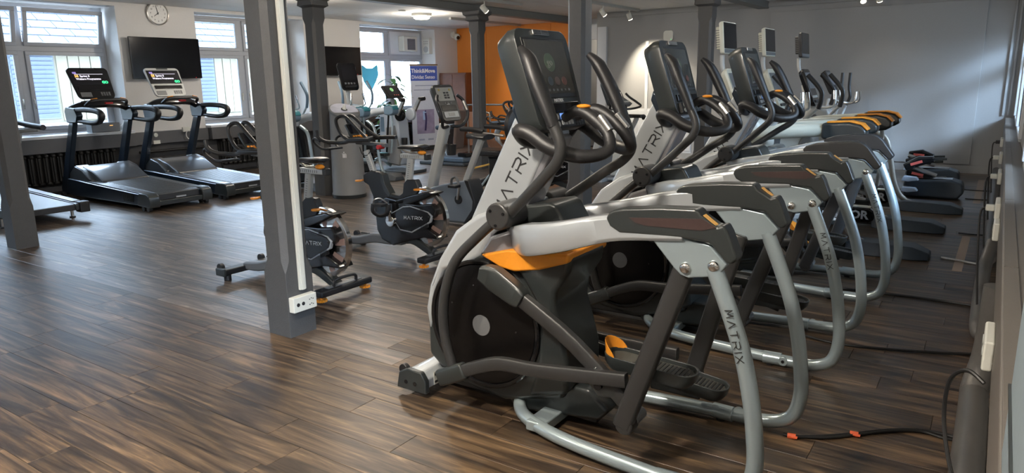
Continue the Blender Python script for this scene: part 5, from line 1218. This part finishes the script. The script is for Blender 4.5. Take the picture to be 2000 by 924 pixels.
hs = G(o_, M).loft([[(x * .95, y * .95, -.03) for x, y, z in rrect(.42, .28, .03)], [(x, y, 0) for x, y, z in rrect(.42, .28, .03)]]).ob('console_housing', gloss, t, .005)
G(o_, M).bx(-.15, .15, -.10, .10, 0, .003).ob('screen', screen, hs)
G(o_, M).lathe((0, .04, .003), (0, 0, 1), [(.04, 0), (.04, .002), (.03, .002), (.03, 0)], 20).ob('dial_graphic', mat('dial_green', (.2, .35, .1), .5, emis=(.4, .9, .4), es=.4), hs)
for k in range(3): G(o_, M).bx(-.02 + k * .05, .0 + k * .05, -.09, -.07, .003, .005).ob('key', rednk, hs)
G(o_).tube([(Xe - .02, Ye, 1.18), (Xe - .03, Ye, 1.32)], .03, 10, 1).ob('console_neck', grey, t)
for s in (-1, 1):
    G(o_).cyl((Xe + .26, Ye + s * .14, 1.02), (0, 1, 0), .11, .07, 24).ob('crank_drum', gloss if s < 0 else pw, t, .02, 3)
    G(o_).bar([(Xe + .26, Ye + s * .2, 1.02), (Xe + .42, Ye + s * .2, 1.28)], .05, .07).ob('crank_arm', steel, t, .01)
    G(o_).tube([(Xe + .42, Ye + s * .2, 1.28), (Xe + .44, Ye + s * .32, 1.29)], .035, 12, 1).ob('grip', black, t)
G(o_).tube([(Xe - .1, Ye - .12, 1.14), (Xe + .1, Ye - .2, 1.14), (Xe + .2, Ye - .12, 1.18)], .02, 8, 4).ob('fixed_bar', lgrey, t)
G(o_).lathe((Xe + .30, Ye - .1, .50), (0, 0, 1), [(.001, 0), (.05, 0), (.055, .12), (.001, .12)], 14).ob('bottle_holder', black, t)
G(o_).tube([(Xe - .1, Ye - .05, .1), (Xe - .22, Ye - .1, .22), (Xe - .25, Ye - .1, .45)], .03, 10, 4).ob('frame_tube', silver2, t)

# padded strength machines
def bench_machine(o_, label):
    t = thing('strength_machine', label, 'strength machine', o_); X, Y, _ = o_
    G(o_).bx(X - .55, X + .55, Y - .32, Y + .32, 0, .06).ob('base_plate', mat('pad_grey', (.06, .068, .075), .5), t, .02, 3)
    G(o_).bx(X - .3, X + .5, Y - .25, Y + .25, .06, .16).ob('base_housing', mat('blue_steel', (.14, .19, .25), .4, .2), t, .03, 3)
    G(o_).tube([(X + .0, Y, .12), (X - .12, Y, .30), (X - .16, Y, .50), (X - .06, Y, .62)], .045, 12, 5, asp=1.4).ob('curved_post', silver, t)
    G(o_).bar([(X - .25, Y, .70), (X + .2, Y, .74)], .34, .10, hs=[.09, .10]).ob('seat_pad', bluepad, t, .03, 3)
    G(o_).bar([(X + .18, Y, .3), (X + .28, Y, 1.05)], .30, .08).ob('back_pad', mat('taupe_pad', (.16, .11, .09), .6), t, .03, 3)
    G(o_).bx(X + .3, X + .52, Y - .18, Y + .18, .16, .24).ob('weight_housing', gloss, t, .02)
    return t
S1 = bench_machine((-8.85, 10.95, 0), 'silver strength machine with blue seat pad, left of the third pillar')
dup(S1, (.25, 1.45, 0), 'silver strength machine with blue seat pad, just behind the third pillar')['group'] = 'blue padded strength machines'
S1['group'] = 'blue padded strength machines'
t = thing('sloping_bench', 'brown slanted board bench between the strength machines', 'bench', (-8.35, 12.2, 0)); o_ = t.location.copy()
G(o_).bar([(-8.95, 11.9, .62), (-8.35, 11.9, .18)], .4, .06).ob('board', mat('brown_leather', (.20, .10, .06), .5), t, .02)
G(o_).bx(-8.92, -8.82, 11.75, 12.05, 0, .60).ob('front_leg', mat('brick_post', (.11, .075, .06), .7), t); G(o_).bx(-8.45, -8.4, 11.75, 12.05, 0, .2).ob('rear_leg', grey, t)

# recumbent bike (black, backrest) and its shroud
def recumbent(o_, label):
    t = thing('recumbent_bike', label, 'exercise bike', o_); X, Y, _ = o_
    rings = []
    G(o_).loft([[(X + .30 + .10 * f - .02 * math.cos(a) * 0 + dx, Y + wy * math.cos(a), .78 + zz + hz * math.sin(a)) for a in [2 * math.pi * k / 20 for k in range(20)]] for f, dx, wy, zz, hz in ((0, -.03, .10, .22, .12), (0, 0, .21, .22, .23), (0, .06, .21, .22, .23), (0, .08, .14, .22, .16))]).ob('backrest', leather, t, .01)
    G(o_).loft([[(X - .02 + x, Y + y, .62 + zz) for x, y, q in rrect(.46, .42, .1)] for zz in (0, .03, .08)]).ob('seat', leather, t, .025, 3)
    for s in (-1, 1):
        a = G(o_).tube([(X + .33, Y + s * .25, .90), (X + .0, Y + s * .27, .93)], .018, 10, 1).ob('side_handle', steel, t)
        G(o_).tube([(X + .02, Y + s * .27, .94), (X - .12, Y + s * .27, .965), (X - .35, Y + s * .27, .975)], .026, 10, 3, asp=1.3).ob('hand_grip', black, a)
    G(o_).bar([(X + .35, Y, .22), (X - .05, Y, .30), (X - .35, Y, .18)], .16, .10).ob('seat_beam', black, t, .01)
    for s in (-1, 1): G(o_).tube([(X + .12, Y + s * .1, .52), (X - .20, Y + s * .1, .16), (X - .3, Y + s * .1, .05)], .016, 8, 1).ob('slide_rail', silver2, t)
    G(o_).bx(X - .02, X + .25, Y - .12, Y + .12, .3, .6).ob('seat_carriage', black, t, .02)
    G(o_).bar([(X + .05, Y - .2, .52), (X - .18, Y - .22, .46)], .03, .025).ob('adjust_lever', mat('ochre_lever', (.4, .24, .05), .5), t, .004)
    G(o_).bx(X - .4, X - .3, Y - .28, Y + .28, 0, .07).bx(X + .5, X + .6, Y - .28, Y + .28, 0, .07).bx(X - .35, X + .55, Y - .05, Y + .05, .02, .1).ob('base_frame', dgrey, t, .01)
    return t
recumbent((-5.52, 7.75, 0), 'black recumbent bike with padded backrest and side handles against the orange wall view')

# ================================================================ right side
def stepper(o_, label, raised):
    t = thing('low_trainer', label, 'exercise machine', o_); X, Y, _ = o_
    G(o_).xz([(X - .44, .02), (X - .44, .22), (X - .3, .24), (X + .10, .26), (X + .22, .22), (X + .24, .10), (X + .18, .02)], Y - .17, Y + .17).ob('base_housing', mat('pad_dark', (.035, .05, .07), .5), t, .03, 3)
    G(o_).bx(X - .4, X + .1, Y - .09, Y + .09, .245, .262).ob('track', gloss, t)
    G(o_).tube([(X - .43, Y - .1, .43), (X - .36, Y - .1, .41), (X - .25, Y - .1, .36), (X - .08, Y - .1, .30)], .028, 10, 5).ob('link_tube', steel, t)
    for s, (za, zb) in zip((-1, 1), ((.40, .52), (.30, .24)) if raised else ((.34, .36), (.42, .40))):
        yy = Y + s * .16
        p = G(o_).bar([(X - .44, yy, za), (X - .28, yy, (za + zb) / 2 + .03), (X - .12, yy, zb)], .15, .10, hs=[.10, .12, .07]).ob('foot_plate', gloss, t, .02, 3)
        G(o_).bar([(X - .12, yy, zb), (X + .02, yy, zb + .01)], .04, .035).ob('plate_handle', dgrey, p, .01)
        Ml = frame_M((X - .31, yy - .078, (za * .55 + zb * .45) + .015), Vector((.32, 0, zb - za)), (0, 0, 1))
        G(o_, Ml).bx(-.07, .07, -.017, .017, 0, .003).ob('logo_plate', rednk, p, .004)
    for k in range(2):
        G(o_).xz([(X - .46, .10 + k * .14), (X - .38, .09 + k * .14), (X - .26, .11 + k * .14), (X - .29, .15 + k * .14), (X - .44, .16 + k * .14)], Y - .30, Y - .18).ob('wheel_cap', mat('pale_cap', (.35, .42, .52), .4), t, .01)
    return t
stepper((-.52, 10.75, 0), 'dark low trainer with raised pedal arm and red logo, nearest the tape strip', True)
stepper((-.62, 11.95, 0), 'dark low trainer with flat pedal arms and red logo, by the back wall', False)
def side_plate(x, Y, z, label):
    pass
# glider rails with lettering (between the floor pads)
for i, (x0, x1, Y, z, lb) in enumerate(((-1.75, -.93, 7.80, .22, 'black rail with pale maker lettering beside the middle floor pad'), (-1.75, -.93, 9.02, .23, 'black rail with pale maker lettering deeper in the row, near the tape strip'))):
    t = thing('glide_rail', lb, 'rail', (x0, Y, 0)); o_ = t.location.copy()
    r = G(o_).xz([(x0, z - .075), (x1 - .05, z - .075), (x1, z - .04), (x1, z + .04), (x1 - .05, z + .075), (x0, z + .075)], Y - .04, Y + .04).ob('rail', gloss, t, .02, 3)
    G(o_).bx(x0, x1 - .04, Y - .038, Y + .038, z + .075, z + .09).ob('top_strip', white, t, .004)
    for q in (x0 + .1, x1 - .22): G(o_).bx(q, q + .06, Y - .05, Y + .05, 0, z - .07).ob('bracket', dgrey, t)
    M = frame_M((x1 - .27, Y - .041, z), (1, 0, 0), (0, 0, 1)); text('PRECOR', M, .115, wprint, t, o_, bold=.004)

# floor tape
tape = mat('tape_buff', (.33, .25, .19), .6, 0, 0, 30, .08)
def tape_strip(a, b, w_, label):
    a, b = Vector(a), Vector(b); d = (b - a).normalized(); n_ = Vector((-d.y, d.x, 0)) * w_ / 2
    g = G((a.x, a.y, 0)); g.prism([a + n_, b + n_, b - n_, a - n_], (0, 0, .0015)); tag(g.ob('floor_tape', tape), label, 'tape')
tape_strip((-.16, 6.75, 0.0005), (-.15, 8.3, 0.0005), .07, 'pale tape strip on the floor beside the two nearer floor pads')
tape_strip((-.13, 10.5, 0.0005), (-.13, 12.9, 0.0005), .08, 'pale tape strip on the floor near the back right corner')
tape_strip((-1.2, 7.62, 0.0005), (-.62, 7.62, 0.0005), .06, 'short pale tape strip between two floor pads')

# cables across the floor
def cab(pts, r, label, m=cable):
    g = G(pts[0]); g.tube(pts, r, 8, 6); tag(g.ob('power_cable', m), label, 'cable')
z = .009
cab([tuple(PZ(px, py, z)) for px, py in ((1530, 848), (1560, 853), (1620, 851), (1668, 847), (1740, 840), (1800, 841), (1850, 850), (1905, 866))], .008, 'black power cable with orange tags crossing the floor nearest the camera')
cab([tuple(PZ(px, py, z)) for px, py in ((1550, 852), (1610, 855), (1668, 850), (1740, 842), (1800, 843), (1845, 856), (1912, 868))], .006, 'thin black cable lying beside the orange tagged one')
cab([tuple(PZ(px, py, z)) for px, py in ((1570, 655), (1640, 672), (1760, 684), (1860, 690), (1920, 689))] + [(.03, 4.85, .05), (.04, 4.75, .3)], .008, 'black power cable from the second cross trainer to the wall outlet')
cab([tuple(PZ(px, py, z)) for px, py in ((1620, 560), (1700, 570), (1800, 582), (1880, 594), (1935, 603))], .008, 'black power cable from the third cross trainer to the right wall')
cab([tuple(PZ(px, py, z)) for px, py in ((1838, 503), (1870, 508), (1905, 515), (1937, 517))], .008, 'pale cable from the nearest floor pad to the wall', wcable)
cab([tuple(PZ(px, py, z)) for px, py in ((1872, 455), (1900, 458), (1940, 461))], .007, 'dark cable from the middle floor pad to the wall')
cab([tuple(PZ(px, py, z)) for px, py in ((1885, 388), (1910, 390), (1945, 391))], .007, 'dark cable from the nearer low trainer to the wall')
cab([tuple(PZ(px, py, z)) for px, py in ((1882, 370), (1905, 372), (1945, 374))], .007, 'dark cable from the farther low trainer to the wall')
cab([(.05, 2.62, .62), (.0, 2.66, .64), (-.045, 2.7, .58), (-.05, 2.7, .45), (-.02, 2.62, .33), (.02, 2.5, .27)], .007, 'black cable curling out of the long white socket strip on the right wall')
for (px, py), lb in (((1546, 852), 'orange tag on the black cable next to the rear frame tube'), ((1668, 848), 'orange tag around the middle of the black cable')):
    q = PZ(px, py, z); tag(G(q).cyl(q, (1, .12, 0), .0135, .035, 10).box(q + Vector((.012, -.012, .004)), (.03, .02, .003)).ob('cable_tag', mat('tag_orange', (.8, .14, .05), .5)), lb, 'tag')
# sockets on right trunking
def strip(y0, y1, z0, z1, label, plug=False):
    t = thing('socket_strip', label, 'outlet', (.05, (y0 + y1) / 2, z0)); o_ = t.location.copy()
    G(o_).bx(.035, .066, y0, y1, z0, z1).ob('plate', white, t, .008)
    for k in range(2): G(o_).cyl((.034, y0 + (y1 - y0) * (k + .5) / 2, (z0 + z1) / 2), (1, 0, 0), .018, .004, 14).ob('socket_well', lgrey, t)
    if plug:
        G(o_).bx(-.015, .035, (y0 + y1) / 2 - .025, (y0 + y1) / 2 + .025, (z0 + z1) / 2 - .02, (z0 + z1) / 2 + .02).ob('plug', white if plug == 1 else black, t, .008)
        G(o_).tube([(-.01, (y0 + y1) / 2, (z0 + z1) / 2), (-.04, (y0 + y1) / 2, (z0 + z1) / 2 - .05), (-.02, (y0 + y1) / 2 - .1, z0 - .3), (.02, (y0 + y1) / 2 - .2, .02)], .007, 8, 5).ob('plug_lead', cable, t)
strip(2.62, 2.86, .66, .76, 'long white socket strip on the right wall trunking nearest the camera')
strip(5.3, 5.6, .70, .8, 'white socket plate with white plug on the trunking by the bent grey pipe', 1)
strip(4.7, 4.9, .68, .78, 'small white socket plate on the trunking above the bent grey pipe')
strip(7.0, 7.3, .70, .8, 'white socket plate with plug, third along the right wall trunking', 1)
strip(8.6, 8.9, .70, .8, 'white socket plate with plug, fourth along the right wall trunking', 1)
strip(10.6, 10.9, .70, .8, 'white socket plate with black plug, farthest along the right wall', 2)
t = thing('trunking_box', 'blue-grey metal box fixed to the right wall at the picture edge', 'box', (.1, 1.0, .9)); o_ = t.location.copy()
G(o_).bx(.060, .21, .75, 1.3, 1.0, 1.5).ob('housing', mat('box_blue_grey', (.18, .22, .24), .4), t, .006)
G(o_).bx(.056, .061, .75, 1.302, 1.115, 1.121).ob('seam', dgrey, t)
# back wall access point
q = PX(1306, 70, -5.2)
t = thing('access_point', 'small white square wireless box high on the grey back wall', 'router', (-5.25, YB, 2.35)); o_ = t.location.copy()
q = P(1306, 70, YB)
G(o_, frame_M((q.x, YB, q.z), (1, 0, 0), (0, 0, 1))).loft([[(x, y, zz) for x, y, z_ in rrect(.20, .20, .05)] for zz in (0, .03)]).ob('case', white, t, .008)
G(o_).cyl((q.x + .06, YB - .031, q.z - .07), (0, 1, 0), .007, .003, 8).ob('status_light', gglow, t)
# passage behind the door gap: notice board and lamp
t = thing('notice_board', 'pale notice board seen through the passage behind the nearest cross trainer', 'notice board', (-7.5, 18.15, 1.2)); o_ = t.location.copy()
G(o_).bx(-8.05, -7.15, 18.16, 18.19, .9, 1.9).ob('board', mat('notice_grey', (.35, .35, .33), .6), t)
for a in range(3):
    for b in range(3): G(o_).bx(-8.0 + a * .28, -7.76 + a * .28, 18.15, 18.16, .95 + b * .32, 1.22 + b * .32).ob('sheet', white, t)
dome_lamp(-7.55, 16.4, 'small glowing ceiling lamp in the passage beyond the door gap', 25)
